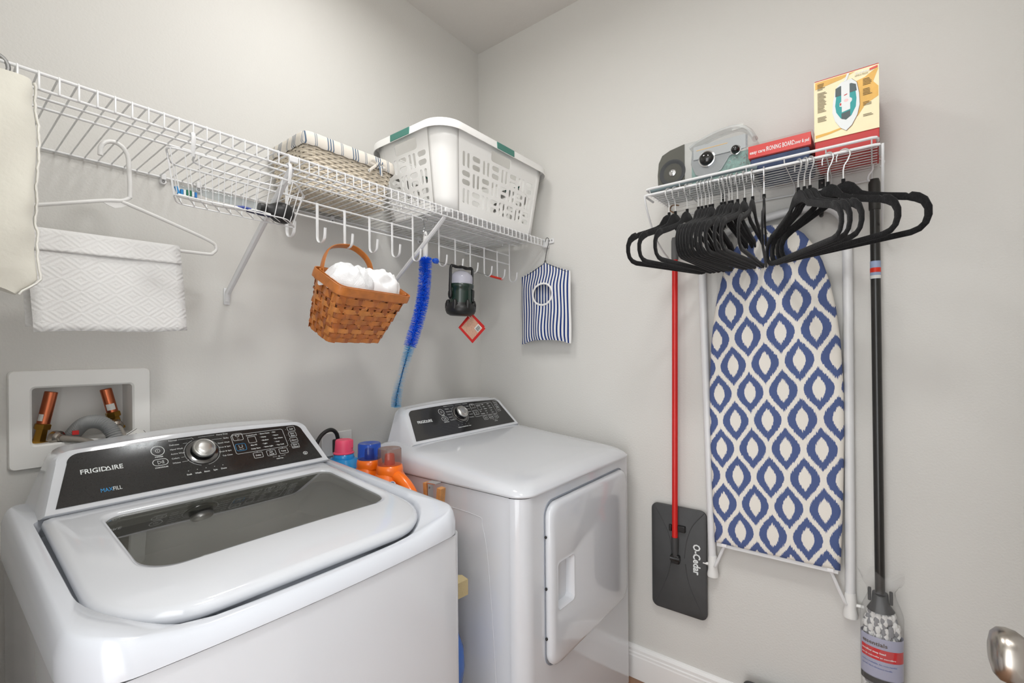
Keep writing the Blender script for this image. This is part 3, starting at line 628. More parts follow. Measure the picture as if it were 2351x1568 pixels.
rg = mth('SINE', mth('MULTIPLY', dm, 26.0)); nz = node(nt, 'ShaderNodeTexNoise'); nz.inputs['Scale'].default_value = 260; nt.links.new(tc.outputs['Object'], nz.inputs['Vector'])
hgt = mth('ADD', rg, mth('MULTIPLY', nz.outputs['Fac'], 1.6))
bp = node(nt, 'ShaderNodeBump'); bp.inputs['Strength'].default_value = .28; bp.inputs['Distance'].default_value = .0012
nt.links.new(hgt, bp.inputs['Height']); nt.links.new(bp.outputs['Normal'], pb.inputs['Normal']); MATS['paper_towel'] = pt
def sheet(z1, off, sx0, sx1, bulge):
    def fn(u, v):
        s_ = sx0+(sx1-sx0)*u; q = v  # 0 back bottom .. 0.5 over the bar .. 1 front bottom
        if q < .4: y = .008+off*.5; z = z1+.012+(-.100-z1-.012)*(q/.4)
        elif q < .6: a = PI*(q-.4)/.2; y = (.008+off)*cos(a); z = -.100+(.006+off)*sin(a)
        else: r_ = (q-.6)/.4; y = -.008-off-bulge*sin(PI*r_)*.5-.010*r_*r_; z = -.100+(z1+.100)*r_
        return (s_+.004*(v-.5), y+.0015*sin(9*u+5*v), z+.002*sin(7*u))
    return fn
b = B(); b.grid(sheet(-.304, 0, -.156, .122, .012), 14, 40, mh); pw = obj('paper_towel', b, 'paper_towel', angle=80, solid=.0012); tag(pw, 'white embossed paper towel draped over the white plastic hanger', 'paper towel')
b = B()
def flap(u, v):
    s_ = -.154+.275*u
    if v < .45: a = PI*(.15+.85*v/.45); return (s_, .0105*cos(a), -.100+.0095*sin(a))
    r_ = (v-.45)/.55; return (s_, -.0105-.006*r_, -.100-.038*r_)
b.grid(flap, 10, 14, mh); obj('folded_edge', b, 'paper_towel', pw, angle=80, solid=.0012)

# cream cloth bag hanging at the left end of the shelf
pm('cream_cloth', (222, 220, 209), 0.85, bump=(60, 0.6), spec=.1, sheen=.2)
def clothbag(u, v):
    # u around, v down; right side carries a gathered seam
    a = 2*PI*u; w = .068+.004*sin(5*v)+.008*sstep(.55, .95, v); d = .030+.016*sin(PI*v)
    x = -1.664+w*math.copysign(abs(cos(a))**.65, cos(a)); y = -.424+d*.8*math.copysign(abs(sin(a))**.8, sin(a))
    x += .0012*sin(26*v+2*sin(9*v))*(1 if cos(a) > .5 else 0); y += .004*sin(3*a+11*v)
    e = 1-.35*sstep(.93, 1, v); x = -1.664+(x+1.664)*e
    z = 1.722-.338*v+(.018*cos(a) if v > .8 else 0)*sstep(.8, 1, v)*-1
    return (x, y, z)
b = B(); b.grid(clothbag, 40, 46, wrap=True)
b.bm.verts.ensure_lookup_table()
t = thing('cloth_bag', 'cream cotton cloth bag hanging at the left end of the wire shelf', 'bag', (-1.652, -.44, 1.388))
obj('bag_body', b, 'cream_cloth', t, angle=80)
for q in (0, 1): obj('bag_end', B().poly([clothbag(i/40, q) for i in range(40)]), 'cream_cloth', t)
b = B(); ss = []
for i in range(60):
    v = i/59; p = clothbag(0.0, v); ss.append((p[0]+.003+.0005*sin(70*v)+.0004*sin(131*v), p[1]-.004, p[2]))
b.tube(ss, [.0034+.0004*sin(i*2.1) for i in range(60)], 8, flat=.6); obj('gathered_seam', b, pm('cream_trim', (236, 235, 229), 0.85, spec=.1), t)
t = thing('metal_hook', 'chrome ring hook round the shelf rail at the top left edge', 'hook', (-1.632, SY, 1.74))
obj('ring', B().tube([(-1.634+.0135*cos(a), SY-.001, 1.742+.0175*sin(a)) for a in [2*PI*k/20 for k in range(20)]], .0032, 8, closed=True), 'steel', t)

# ------------------------------------------------------------------ wicker basket with striped liner
SH = SZ+.0025
t = thing('wicker_basket', 'whitewashed wicker basket with a blue striped fabric liner on the wire shelf', 'basket', (-.86, -.115, SH))
def wper(v, inset=0.0):
    """rounded rectangle of the basket wall at height fraction v (base to rim)"""
    g = .022*v-inset
    return rrect(-.995-g, -.722+g, -.203-g*1.2, -.020+g*.4, .022, 4)
def resample(pts, n):
    P = [V((p[0], p[1], 0)) for p in pts]; P.append(P[0]); L = [0]
    for a, c in zip(P, P[1:]): L.append(L[-1]+(c-a).length)
    out = []
    for i in range(n):
        s_ = L[-1]*i/n; k = max(j for j in range(len(L)-1) if L[j] <= s_+1e-9); f_ = (s_-L[k])/max(L[k+1]-L[k], 1e-9); out.append(P[k].lerp(P[k+1], f_))
    return out
def offs(pts, amp):
    out = []; n = len(pts)
    for i, p in enumerate(pts):
        tg = (pts[(i+1) % n]-pts[i-1]).normalized(); nn = V((tg.y, -tg.x, 0)); out.append(p+nn*amp(i))
    return out
pm('wicker', (222, 212, 194), 0.6, var=(60, .12))
NS = 50; HW = .140
for r_ in range(20):
    v = (r_+.5)/20; ring = resample(wper(v), NS*2); ring = offs(ring, lambda i: .0030 if ((i//2+r_) % 2) else -.0012)
    obj('woven_strand', B().tube([(p.x, p.y, SH+.006+HW*v) for p in ring], .0036, 5, closed=True), 'wicker', t)
for i in range(NS):
    lo_ = resample(wper(0), NS)[i]; hi_ = resample(wper(1), NS)[i]
    if i == 0: pass
    obj('stake', B().tube([(lo_.x, lo_.y, SH+.004), (hi_.x, hi_.y, SH+.006+HW)], .0026, 5), 'wicker', t)
for r_ in range(17):
    y = -.197+.0108*r_
    obj('base_strand', B().tube([(-.988+.268*i/22, y, SH+.0035+(.0012 if (i+r_) % 2 else -.0004)) for i in range(23)], .0032, 5), 'wicker', t)
# liner with bands of stripes
lm = D.materials.new('striped_liner'); lm.use_nodes = True; nt = lm.node_tree; pb = nt.nodes['Principled BSDF']; pb.inputs['Roughness'].default_value = .9
tc = node(nt, 'ShaderNodeTexCoord'); sp = node(nt, 'ShaderNodeSeparateXYZ'); nt.links.new(tc.outputs['Object'], sp.inputs[0])
def mk(op, a, b_=None, c_=None):
    n = node(nt, 'ShaderNodeMath', operation=op)
    for i, q in enumerate((a, b_, c_)):
        if q is None: continue
        if isinstance(q, (int, float)): n.inputs[i].default_value = q
        else: nt.links.new(q, n.inputs[i])
    return n.outputs[0]
def stripe(coord):
    f_ = mk('FRACT', mk('DIVIDE', coord, .086)); out = None
    for c, w in ((.24, .034), (.34, .040), (.44, .034), (.76, .018), (.82, .018)):
        k_ = mk('LESS_THAN', mk('ABSOLUTE', mk('SUBTRACT', f_, c)), w*.62); out = k_ if out is None else mk('MAXIMUM', out, k_)
    return out
geo = node(nt, 'ShaderNodeNewGeometry'); gs = node(nt, 'ShaderNodeSeparateXYZ'); nt.links.new(geo.outputs['True Normal'], gs.inputs[0])
side = mk('GREATER_THAN', mk('ABSOLUTE', gs.outputs['X']), .72)
sx_ = stripe(mk('ADD', sp.outputs['X'], 2.0)); sy_ = stripe(mk('ADD', sp.outputs['Y'], 2.012)); st = mk('ADD', mk('MULTIPLY', sy_, side), mk('MULTIPLY', sx_, mk('SUBTRACT', 1.0, side)))
mx = node(nt, 'ShaderNodeMix', data_type='RGBA'); mx.inputs['A'].default_value = rgb((222, 216, 206)); mx.inputs['B'].default_value = rgb((92, 110, 132)); nt.links.new(st, mx.inputs['Factor']); nt.links.new(mx.outputs['Result'], pb.inputs['Base Color']); MATS['striped_liner'] = lm
rings = []
for (g, z) in ((.0075, .122), (.0105, .128), (.0085, .146), (.0060, .160), (.001, .164), (-.006, .158), (-.018, .07), (-.032, .014)):
    ring = resample(rrect(-.995-.020-g, -.722+.020+g, -.203-.025-g, -.020+.006+g*.4, .02, 4), 96)
    rings.append([(p.x, p.y, SH+z+.0016*sin(i*1.7)*(1 if z < .13 else .3)) for i, p in enumerate(ring)])
b = B(); b.loft(rings, False, True); obj('liner', b, 'striped_liner', t, angle=60)
# ribbon bow on the front
b = B(); bc = V((-.775, -.238, SH+.132))
for sgn in (-1, 1):
    lp = spline([bc, bc+V((sgn*.012, -.006, .008)), bc+V((sgn*.026, -.008, .006)), bc+V((sgn*.030, -.007, -.002)), bc+V((sgn*.016, -.005, -.004)), bc], 5)
    obj('ribbon_loop', B().tube(lp, .0042, 6, flat=.28, up0=(0, 1, 0)), 'striped_liner', t)
    lp = spline([bc, bc+V((sgn*.010, -.006, -.008)), bc+V((sgn*.018-.008, -.008, -.022)), bc+V((sgn*.026-.012, -.008, -.034))], 5)
    obj('ribbon_tail', B().tube(lp, .0045, 6, flat=.28, up0=(0, 1, 0)), 'striped_liner', t)
obj('ribbon_knot', B().sph(bc+V((0, -.006, 0)), .006, 10, (1, .7, 1)), 'striped_liner', t)

# ------------------------------------------------------------------ white laundry basket
t = thing('laundry_basket', 'large white plastic laundry basket with slotted sides and green rim grips', 'laundry basket', (-.335, -.22, SH))
pm('basket_white', (240, 240, 238), 0.38); pm('basket_green', (70, 130, 118), 0.45)
LB = (-.600, -.070, -.385, -.060); LT = (-.648, -.026, -.418, -.028); RB, RT, LH = .060, .075, .285
def curve_panel(outer, holes, thick, mapf):
    c = D.curves.new('tmp', 'CURVE'); c.dimensions = '2D'; c.fill_mode = 'BOTH'; c.extrude = 0
    for loop_ in [outer]+holes:
        sp_ = c.splines.new('POLY'); sp_.points.add(len(loop_)-1); sp_.use_cyclic_u = True
        for q, p in zip(sp_.points, loop_): q.co = (p[0], p[1], 0, 1)
    o = D.objects.new('tmp', c); me = D.meshes.new_from_object(o); b = B(); b.addmesh(me, None, lambda p: mapf(p.x, p.y))
    D.objects.remove(o); D.curves.remove(c); D.meshes.remove(me); return b
def pill(cx_, cy_, w, h, n=5):
    return rrect(cx_-w/2, cx_+w/2, cy_-h/2, cy_+h/2, min(w, h)*.49, n)
def side_panel(A0, A1, B0, B1, cols, rows, handle):
    """A bottom corners, B top corners; holes laid out in bottom-length coordinates"""
    A0, A1, B0, B1 = V(A0), V(A1), V(B0), V(B1); L = (A1-A0).length; holes = []
    for i in range(cols):
        for j in range(rows):
            cw = (L-.02)/cols; ch = .062; cx_ = .01+cw*(i+.5); cy_ = .045+ch*j+.012+.005
            if (i+j) % 2 == 0:
                for s_ in (-1, 1): holes.append(pill(cx_+s_*cw*.22, cy_, cw*.27, .050))
            else:
                for s_ in (-1, 1): holes.append(pill(cx_, cy_+s_*.0145, cw*.82, .018))
    if handle: holes.append(rrect(L/2-.052, L/2+.052, .222, .262, .010, 4))
    def mapf(x, y):
        f_ = y/LH; a = A0.lerp(A1, x/L); c = B0.lerp(B1, x/L); p = a.lerp(c, f_)
        return p
    outer = [(0, 0)]+[(L*k/8, 0) for k in range(1, 9)]+[(L, LH*k/4) for k in range(1, 5)]+[(L-L*k/8, LH) for k in range(1, 9)]+[(0, LH-LH*k/4) for k in range(1, 4)]
    return curve_panel(outer, holes, .003, mapf)
zb, zt = SH+.002, SH+LH
bx0, bx1, by0, by1 = LB; tx0, tx1, ty0, ty1 = LT
panels = [((bx0+RB, by0, zb), (bx1-RB, by0, zb), (tx0+RT, ty0, zt), (tx1-RT, ty0, zt), 8, 3), ((bx1-RB, by1, zb), (bx0+RB, by1, zb), (tx1-RT, ty1, zt), (tx0+RT, ty1, zt), 8, 3),
          ((bx0, by1-RB, zb), (bx0, by0+RB, zb), (tx0, ty1-RT, zt), (tx0, ty0+RT, zt), 4, 3), ((bx1, by0+RB, zb), (bx1, by1-RB, zb), (tx1, ty0+RT, zt), (tx1, ty1-RT, zt), 4, 3)]
for p in panels: obj('slotted_side', side_panel(*p, True), 'basket_white', t, smooth=False, solid=.0034)
for (sx, sy, a0) in ((1, -1, 1.5*PI), (-1, -1, PI), (-1, 1, PI/2), (1, 1, 0)):
    bc = ((bx1-RB) if sx > 0 else (bx0+RB), (by1-RB) if sy > 0 else (by0+RB)); tcn = ((tx1-RT) if sx > 0 else (tx0+RT), (ty1-RT) if sy > 0 else (ty0+RT))
    def fn(u, v, bc=bc, tcn=tcn, a0=a0):
        a = a0+PI/2*u; r_ = RB+(RT-RB)*v; return (bc[0]+(tcn[0]-bc[0])*v+r_*cos(a), bc[1]+(tcn[1]-bc[1])*v+r_*sin(a), zb+(zt-zb)*v)
    obj('corner', B().grid(fn, 8, 6), 'basket_white', t, solid=.0034)
b = B(); b.poly([(x, y, zb) for x, y in rrect(bx0, bx1, by0, by1, RB, 8)]); obj('base', b, 'basket_white', t, smooth=False, solid=.004)
def lrim(o, z): return [(x, y, zt+z+.010*(1-((x+.337)/.31)**2)*0) for x, y in rrect(tx0-o, tx1+o, ty0-o, ty1+o, RT+o, 10)]
b = B(); b.loft([lrim(0, -.004), lrim(.016, .002), lrim(.0185, -.022), lrim(.0205, -.022), lrim(.0185, .004), lrim(.013, .0085), lrim(0, .006), lrim(-.003, 0), lrim(0, -.004)], False, False); obj('rim', b, 'basket_white', t, angle=50)
for (c, d) in (((-.337, ty0-.0185), (1, 0)), ((-.337, ty1+.0185), (1, 0)), ((tx0-.0185, -.223), (0, 1)), ((tx1+.0185, -.223), (0, 1))):
    w = .105; b = B(); b.box((c[0], c[1], zt-.0085), (w if d[0] else .006, w if d[1] else .006, .026)); obj('rim_grip', b, 'basket_green', t, bevel=.0025)

# ------------------------------------------------------------------ hanging splint basket with white cloths
MSB = T(-.918, -.271, 1.323) @ RZ(.134) @ RX(.532) @ M.Diagonal((1.108, .846, 1.091, 1))
t = thing('splint_basket', 'honey brown woven splint basket with a bent wood handle hanging under the shelf', 'basket', mat=MSB)
def splint_mat(name, c): return pm(name, c, 0.42, var=(35, .25), coat=.15)
for i, c in enumerate(((186, 112, 50), (172, 98, 42), (200, 128, 62), (160, 88, 38))): splint_mat('splint_%d' % i, c)
HS = .150
def sper(v, inset=0): return rrect(-.088-.030*v+inset, .088+.030*v-inset, -.060-.016*v+inset, .060+.016*v-inset, .016+.006*v, 3)
def ribbon(pts, h, th, up=V((0, 0, 1))):
    """closed flat band: outer and inner skins"""
    n = len(pts); b = B(); R = []
    for i, p in enumerate(pts):
        tg = (V(pts[(i+1) % n])-V(pts[i-1])).normalized(); nn = V((tg.y, -tg.x, 0)).normalized(); p = V(p)
        R.append([p+nn*th/2-up*h/2, p+nn*th*.7, p+nn*th/2+up*h/2, p-nn*th/2+up*h/2, p-nn*th/2-up*h/2])
    b.loft(R+[R[0]], False, False); return b
NU = 28
rows = [(.008, .013)]+[(.0215+.0145*k, .0128) for k in range(6)]+[(.110, .0050), (.1225, .0175), (.136, .0050)]
for k, (zc, h) in enumerate(rows):
    ring = resample(sper(zc/HS), NU*4); ring = offs(ring, lambda i: (.0024*sin(2*PI*i/8+(PI if k % 2 else 0))))
    obj('splint', ribbon([(p.x, p.y, zc) for p in ring], h, .0016), 'splint_%d' % (k % 4), t, world=False, angle=50)
lo_, hi_ = resample(sper(0), NU), resample(sper(1), NU)
for i in range(NU):
    a, c = lo_[i], hi_[i]; tg = (lo_[(i+1) % NU]-lo_[i-1]).normalized(); nn = V((tg.y, -tg.x, 0)); w = tg*.0090
    b = B(); R = []
    for q in range(15):
        v = q/14; p = a.lerp(c, v); ph = 0
        zc = HS*v; kk = min(range(len(rows)), key=lambda j: abs(rows[j][0]-zc)); s_ = -1 if (kk % 2 == 0) == (i % 2 == 0) else 1
        o_ = nn*(.0016*s_); R.append([V((p.x, p.y, zc))+o_-w, V((p.x, p.y, zc))+o_+w, V((p.x, p.y, zc))+o_+w-nn*.0013, V((p.x, p.y, zc))+o_-w-nn*.0013])
    b.loft(R); obj('upright_splint', b, 'splint_%d' % ((i*7) % 4), t, world=False, smooth=False)
b = B(); b.poly([(x, y, .002) for x, y in sper(0)]); obj('base', b, 'splint_1', t, world=False, smooth=False)
b = B(); b.loft([[(x, y, z) for x, y in sper(z/HS, .0048)] for z in (.004, .145)], False, False); obj('gap_backing', b, pm('splint_gap_shade', (112, 62, 28), .7), t, world=False, solid=.001)  # added dark sheet, stands in for the shade between the splints
for (ins, nm) in ((-.0045, 'outer_rim'), (.0045, 'inner_rim')):
    obj(nm, ribbon([(p.x, p.y, HS) for p in resample(sper(1, ins), 80)], .022, .0035), 'splint_0', t, world=False, angle=50)
hp = spline([(-.098, .045, .120), (-.092, .085, .165), (-.060, .132, .201), (-.005, .152, .214), (.042, .150, .210), (.074, .116, .184), (.082, .06, .12)], 7)
obj('handle', B().tube(hp, .0105, 8, flat=.24, up0=(1, 0, 0)), 'splint_0', t, world=False, angle=50)
from mathutils import noise as NZ
def cloth_lump(name, cx_, cy_, cz_, rx, ry, rz, seed, mat, label):
    """bunched fabric: a ruffled sheet domed over the basket opening, its edge tucked inside"""
    def fn(u, v):
        r_ = v; a = 2*PI*u; x, y = r_*cos(a), r_*sin(a)
        p = V((x*1.5+seed, y*1.5, seed*.3)); w = NZ.noise(p*1.3)*.5
        rid = 1-math.sqrt((NZ.noise(V((p.x*1.0+w, p.y*1.0-w, 2.1)))*2.2)**2+.03); rid2 = 1-math.sqrt((NZ.noise(V((p.x*2.0-w, p.y*2.0+w, 7.7)))*2.2)**2+.02)
        z = (1-r_**3)*.72+.34*rid*(1-r_*.3)+.09*rid2-.24-.25*sstep(.85, 1, r_)
        sc_ = 1+.10*NZ.noise(V((cos(a)*1.2+seed, sin(a)*1.2, 3)))
        return (cx_+rx*x*sc_, cy_+ry*y*sc_, cz_+rz*z)
    b = B(); b.grid(fn, 84, 30, MSB, wrap=True); bmesh.ops.remove_doubles(b.bm, verts=b.bm.verts, dist=1e-6); return tag(obj(name, b, mat, angle=80), label, 'cloth', 'white cloths in the splint basket')
pm('mesh_cloth', (236, 237, 239), 0.9, bump=(420, 1.0), spec=.1); pm('white_cloth', (240, 240, 241), 0.85, bump=(30, .5), spec=.1)
cloth_lump('mesh_cloth', -.046, .004, .158, .076, .078, .056, 3.3, 'mesh_cloth', 'white mesh fabric bunched in the left of the splint basket')
cloth_lump('folded_cloth', .046, .002, .156, .078, .078, .058, 8.6, 'white_cloth', 'smooth white cloth bunched in the right of the splint basket')

# ------------------------------------------------------------------ long blue bottle brush on an S hook
t = thing('s_hook', 'steel S hook on the shelf rail holding the blue brush', 'hook', (-.575, -.252, 1.72))
sp_ = spline([(-.590, -.272, 1.738), (-.590, -.268, 1.752), (-.586, -.252, 1.7605), (-.580, -.240, 1.752), (-.576, -.244, 1.735), (-.582, -.250, 1.715), (-.588, -.254, 1.702), (-.582, -.258, 1.690), (-.572, -.256, 1.694), (-.570, -.252, 1.704)], 5)
obj('wire', B().tube(sp_, .0028, 8), 'chrome', t)
t = thing('bottle_brush', 'long bendy brush with dark blue and light blue bristles hanging beside the lantern', 'brush', (-.58, -.25, 1.08))
obj('handle', B().tube(spline([(-.577, -.253, 1.706), (-.578, -.253, 1.695), (-.579, -.253, 1.66), (-.581, -.254, 1.605)], 4), [.004, .005, .006, .007, .0078, .0084, .009, .0095, .0098, .0098, .0098, .009, .008][:13], 12), 'white_plastic', t)
core = spline([(-.581, -.254, 1.612), (-.582, -.254, 1.56), (-.588, -.252, 1.49), (-.598, -.250, 1.435), (-.616, -.246, 1.37), (-.644, -.240, 1.290), (-.660, -.234, 1.235), (-.676, -.226, 1.17), (-.686, -.22, 1.12), (-.690, -.218, 1.078)], 8)
pm('twisted_wire', (70, 100, 140), 0.4, metal=.7); fibre('bristle_blue', (66, 156, 255)); fibre('bristle_cyan', (165, 232, 255))
obj('wire_core', B().tube(core, .0022, 6), 'twisted_wire', t)
def bristles(i0, i1, per, rr_, nm, mat, gap=None):
    rnd = random.Random(i0+5); b = B()
    for k in range(per):
        s_ = i0+(i1-i0)*k/per; i = int(s_); f_ = s_-i; p = core[i].lerp(core[min(i+1, len(core)-1)], f_); tg = (core[min(i+1, len(core)-1)]-core[i]).normalized()
        if gap and gap[0] < s_ < gap[1]: continue
        e1 = tg.cross(V((0, 1, 0))).normalized(); e2 = tg.cross(e1)
        a = rnd.uniform(0, 2*PI); d = e1*cos(a)+e2*sin(a)+tg*rnd.uniform(-.12, .12); r_ = rr_*rnd.uniform(.86, 1.04); q = tg.cross(d).normalized()*.0010
        v = b.verts([p+q, p-q, p+d*r_-q, p+d*r_+q]); b.face(v)
    return tag(obj(nm, b, mat, t, smooth=False), kind='stuff')
bristles(0.4, 40, 4600, .0245, 'bristles_dark', 'bristle_blue', (21.3, 21.8)); bristles(40, 72, 2600, .0190, 'bristles_light', 'bristle_cyan')

# ------------------------------------------------------------------ slim rod with red handle lying through the rack hooks
t = thing('rod_tool', 'thin steel rod with a red handle and blue end lying across the rack hooks', 'tool', (-.35, -.275, 1.59))
pm('bright_blue', (28, 84, 190), .35); pm('red_orange', (214, 48, 26), .4)
RA, RBp = V((-.560, -.276, 1.601)), V((-.165, -.276, 1.5795)); dd = (RBp-RA).normalized()
obj('rod', B().cyl(RA, RBp, .0011, 8), 'steel', t)
obj('blue_end', B().tube([RA-dd*.004, RA+dd*.004, RA+dd*.016, RA+dd*.022], [.006, .0105, .0105, .004], 6), 'bright_blue', t, angle=20)
obj('handle', B().tube([RBp-dd*.082, RBp-dd*.078, RBp-dd*.004, RBp], [.0035, .0048, .0048, .003], 10), 'red_orange', t)

# ------------------------------------------------------------------ lantern
LC = V((-.432, -.283, 1.407))
t = thing('camping_lantern', 'dark green and black camping lantern hanging from the hook rack', 'lantern', tuple(LC))
ml = T(*LC) @ RX(.05) @ M.Diagonal((.80, .80, .90, 1))
pm('lantern_green', (28, 48, 40), 0.25, coat=.3); clear('lantern_lens', (205, 205, 220), .12, 1.45, body=.5, bodycol=(232, 232, 244))
obj('base', B().lathe([(.001, 0), (.050, 0), (.066, .008), (.073, .022), (.071, .038), (.060, .048), (.056, .055)], 28, ml, cap1=False), 'black_plastic', t)
for k in range(6):
    a = 2*PI*k/6+.3; obj('bumper', B().sph((.060*cos(a), .060*sin(a), .040), .020, 10, (.75, .75, 1.45), ml), 'black_plastic', t)
obj('body', B().lathe([(.001, .036), (.056, .038), (.0555, .100), (.054, .112), (.060, .118), (.061, .130), (.058, .134), (.001, .134)], 32, ml), 'lantern_green', t, angle=50)
ln = B(); ln.loft([[((r_*(1+.012*(j % 2)))*cos(2*PI*j/48), (r_*(1+.012*(j % 2)))*sin(2*PI*j/48), z) for j in range(48)] for r_, z in ((.054, .134), (.0535, .162), (.049, .172), (.036, .183), (.016, .190), (.001, .1915))], True, True, True, ml); obj('lens', ln, 'lantern_lens', t, angle=60)
obj('bulb_tube', B().cyl(ml @ V((0, 0, .136)), ml @ V((0, 0, .170)), .014, 12), 'print_white', t)
hp = [(-.066, 0, .085), (-.068, 0, .11), (-.067, 0, .16), (-.066, 0, .198), (-.058, 0, .207), (-.03, 0, .204), (0, 0, .207), (.03, 0, .204), (.058, 0, .207), (.066, 0, .198), (.067, 0, .16), (.068, 0, .11), (.066, 0, .085)]
mhl = ml @ RZ(math.radians(-6)); hs_ = spline(hp, 4)
obj('handle', B().tube(hs_, [.0070+.0016*abs(sin(i*.75)) if 14 < i < 34 else .0075 for i in range(len(hs_))], 10, m=mhl, flat=.8), 'black_plastic', t)
for s_ in (-1, 1): obj('pivot', B().sph((s_*.066, 0, .088), .014, 12, (.7, .9, 1.5), mhl), 'black_plastic', t)
ms = ml @ RZ(math.radians(-52)) @ T(.052, 0, 0)
obj('switch', B().box((.006, 0, .084), (.010, .030, .052), ms), 'black_plastic', t, bevel=.003)
tx_ = B(); tx_.text('lantern', .006, ms @ T(.0115, -.010, .072) @ RZ(PI/2) @ RX(PI/2), 'LEFT'); tx_.bm.free()
tx_ = B(); tx_.box((.0112, 0, .075), (.0008, .018, .004), ms); obj('badge', tx_, 'print_white', t)
t2 = thing('hang_tag', 'red and tan cardboard price tag with a barcode under the lantern', 'tag', (-.365, -.29, 1.355))
mt = T(-.384, -.300, 1.360) @ RZ(math.radians(-20)) @ RX(PI/2) @ RZ(math.radians(45))
obj('card', B().box((0, 0, 0), (.082, .082, .0012), mt), pm('card_red', (196, 34, 32), .5), t2, smooth=False)
obj('card', B().box((.004, .004, -.004), (.082, .082, .0010), mt @ RZ(.06)), 'card_red', t2, smooth=False)
obj('printed_panel', B().box((0, .003, .0009), (.064, .066, .0006), mt), pm('card_tan', (200, 158, 136), .6, var=(200, .12)), t2, smooth=False)
bl = obj('barcode_label', B().box((.018, -.016, .0013), (.026, .022, .0006), mt), 'sticker', t2, smooth=False)
b = B()
for k in range(9): b.bx(.0075+.0022*k, .0075+.0022*k+(.0012 if k % 3 else .0006), -.025, -.009, .0017, .0019, mt)
tag(obj('barcode', b, 'black_plastic', bl, smooth=False), kind='stuff')
obj('string', B().tube(spline([(-.405, -.29, 1.41), (-.40, -.297, 1.405), (-.392, -.300, 1.398)], 4), .0008, 5), 'sticker', t2)

# ------------------------------------------------------------------ striped clothespin bag
t = thing('clothespin_bag', 'blue and white striped clothespin bag on a wire hanger by the shelf end', 'bag', (-.045, -.415, 1.3))
sm = D.materials.new('bag_stripes'); sm.use_nodes = True; nt = sm.node_tree; pb = nt.nodes['Principled BSDF']; pb.inputs['Roughness'].default_value = .85; pb.inputs['Specular IOR Level'].default_value = .15
at_ = node(nt, 'ShaderNodeAttribute', attribute_name='stripe')
fr_ = mk('FRACT', mk('MULTIPLY', at_.outputs['Fac'], 17.0)); kk = mk('LESS_THAN', fr_, .46)
mx = node(nt, 'ShaderNodeMix', data_type='RGBA'); mx.inputs['A'].default_value = rgb((228, 228, 226)); mx.inputs['B'].default_value = rgb((30, 54, 118)); nt.links.new(kk, mx.inputs['Factor']); nt.links.new(mx.outputs['Result'], pb.inputs['Base Color']); MATS['bag_stripes'] = sm
BY0, BY1, BZ0 = -.290, -.542, 1.300
HOLE = (.50, 1.513, .050, .046)    # centre s, z, half widths
def bag_pt(s_, z, front):
    y = BY0+(BY1-BY0)*s_; q = (z-BZ0)/.3
    swell = .022*sin(PI*min(max(s_, 0), 1))**.6*(1-sstep(.80, 1.05, q))*(.5+.5*sstep(0, .12, q))
    fold = .005*sin(19*s_+1.5*q)*(1-q)*sin(PI*s_)
    return (-.044-(swell+fold if front else -swell*.35), y+.004*sin(7*q+3)*(1-q)*.6, z)
def top_z(s_): return 1.602+.050*(1-abs(2*s_-1))**1.15+.004*sin(18*s_)*0
def bot_z(s_): return BZ0+.020*sin(PI*s_)**1.3+.006*sin(9*s_)*(1 if .1 < s_ < .9 else 0)*.5
def bag_panel(front):
    b = B(); lay = b.bm.verts.layers.float.new('stripe'); NSG = 44; NZ = 36; g = []
    for i in range(NSG+1):
        col = []
        for j in range(NZ+1):
            s_ = i/NSG; z = bot_z(s_)+(top_z(s_)-bot_z(s_))*j/NZ; v = b.bm.verts.new(bag_pt(s_, z, front)); warp = s_+.03*sin(3*PI*(j/NZ))*(1-j/NZ)*sin(PI*s_) if front else s_
            v[lay] = warp; col.append((v, s_, z))
        g.append(col)
    for i in range(NSG):
        for j in range(NZ):
            q = [g[i][j], g[i+1][j], g[i+1][j+1], g[i][j+1]]; cs = sum(x[1] for x in q)/4; cz = sum(x[2] for x in q)/4
            if front and ((cs-HOLE[0])*.252/HOLE[2])**2+((cz-HOLE[1])/HOLE[3])**2 < 1: continue
            b.face([x[0] for x in q])
    return b
obj('front_panel', bag_panel(True), 'bag_stripes', t, angle=80); obj('back_panel', bag_panel(False), 'bag_stripes', t, angle=80)
b = B(); b.tube([V(bag_pt(HOLE[0]+HOLE[2]/.252*cos(a), HOLE[1]+HOLE[3]*sin(a), True))+V((-.002, 0, 0)) for a in [2*PI*k/40 for k in range(40)]], .0042, 8, closed=True, flat=.7); obj('opening_trim', b, 'white_cloth', t)
b = B(); b.tube(spline([(-.032, SY-.004, SZ-.012), (-.034, SY-.012, SZ+.004), (-.034, SY-.022, SZ+.001), (-.036, SY-.026, SZ-.014), (-.040, SY-.018, SZ-.05), (-.043, SY-.012, SZ-.085), (-.044, SY-.011, SZ-.105)], 5), .0013, 6); obj('wire_hook', b, pm('black_wire', (50, 50, 52), .35, metal=.8), t)
b = B(); b.tube([(-.044, BY0-.012, 1.597), (-.044, SY-.006, 1.648), (-.044, SY-.009, 1.660), (-.044, SY-.014, 1.660), (-.044, SY-.017, 1.648), (-.044, BY1+.012, 1.597)], .0013, 6); obj('wire_frame', b, 'black_wire', t)

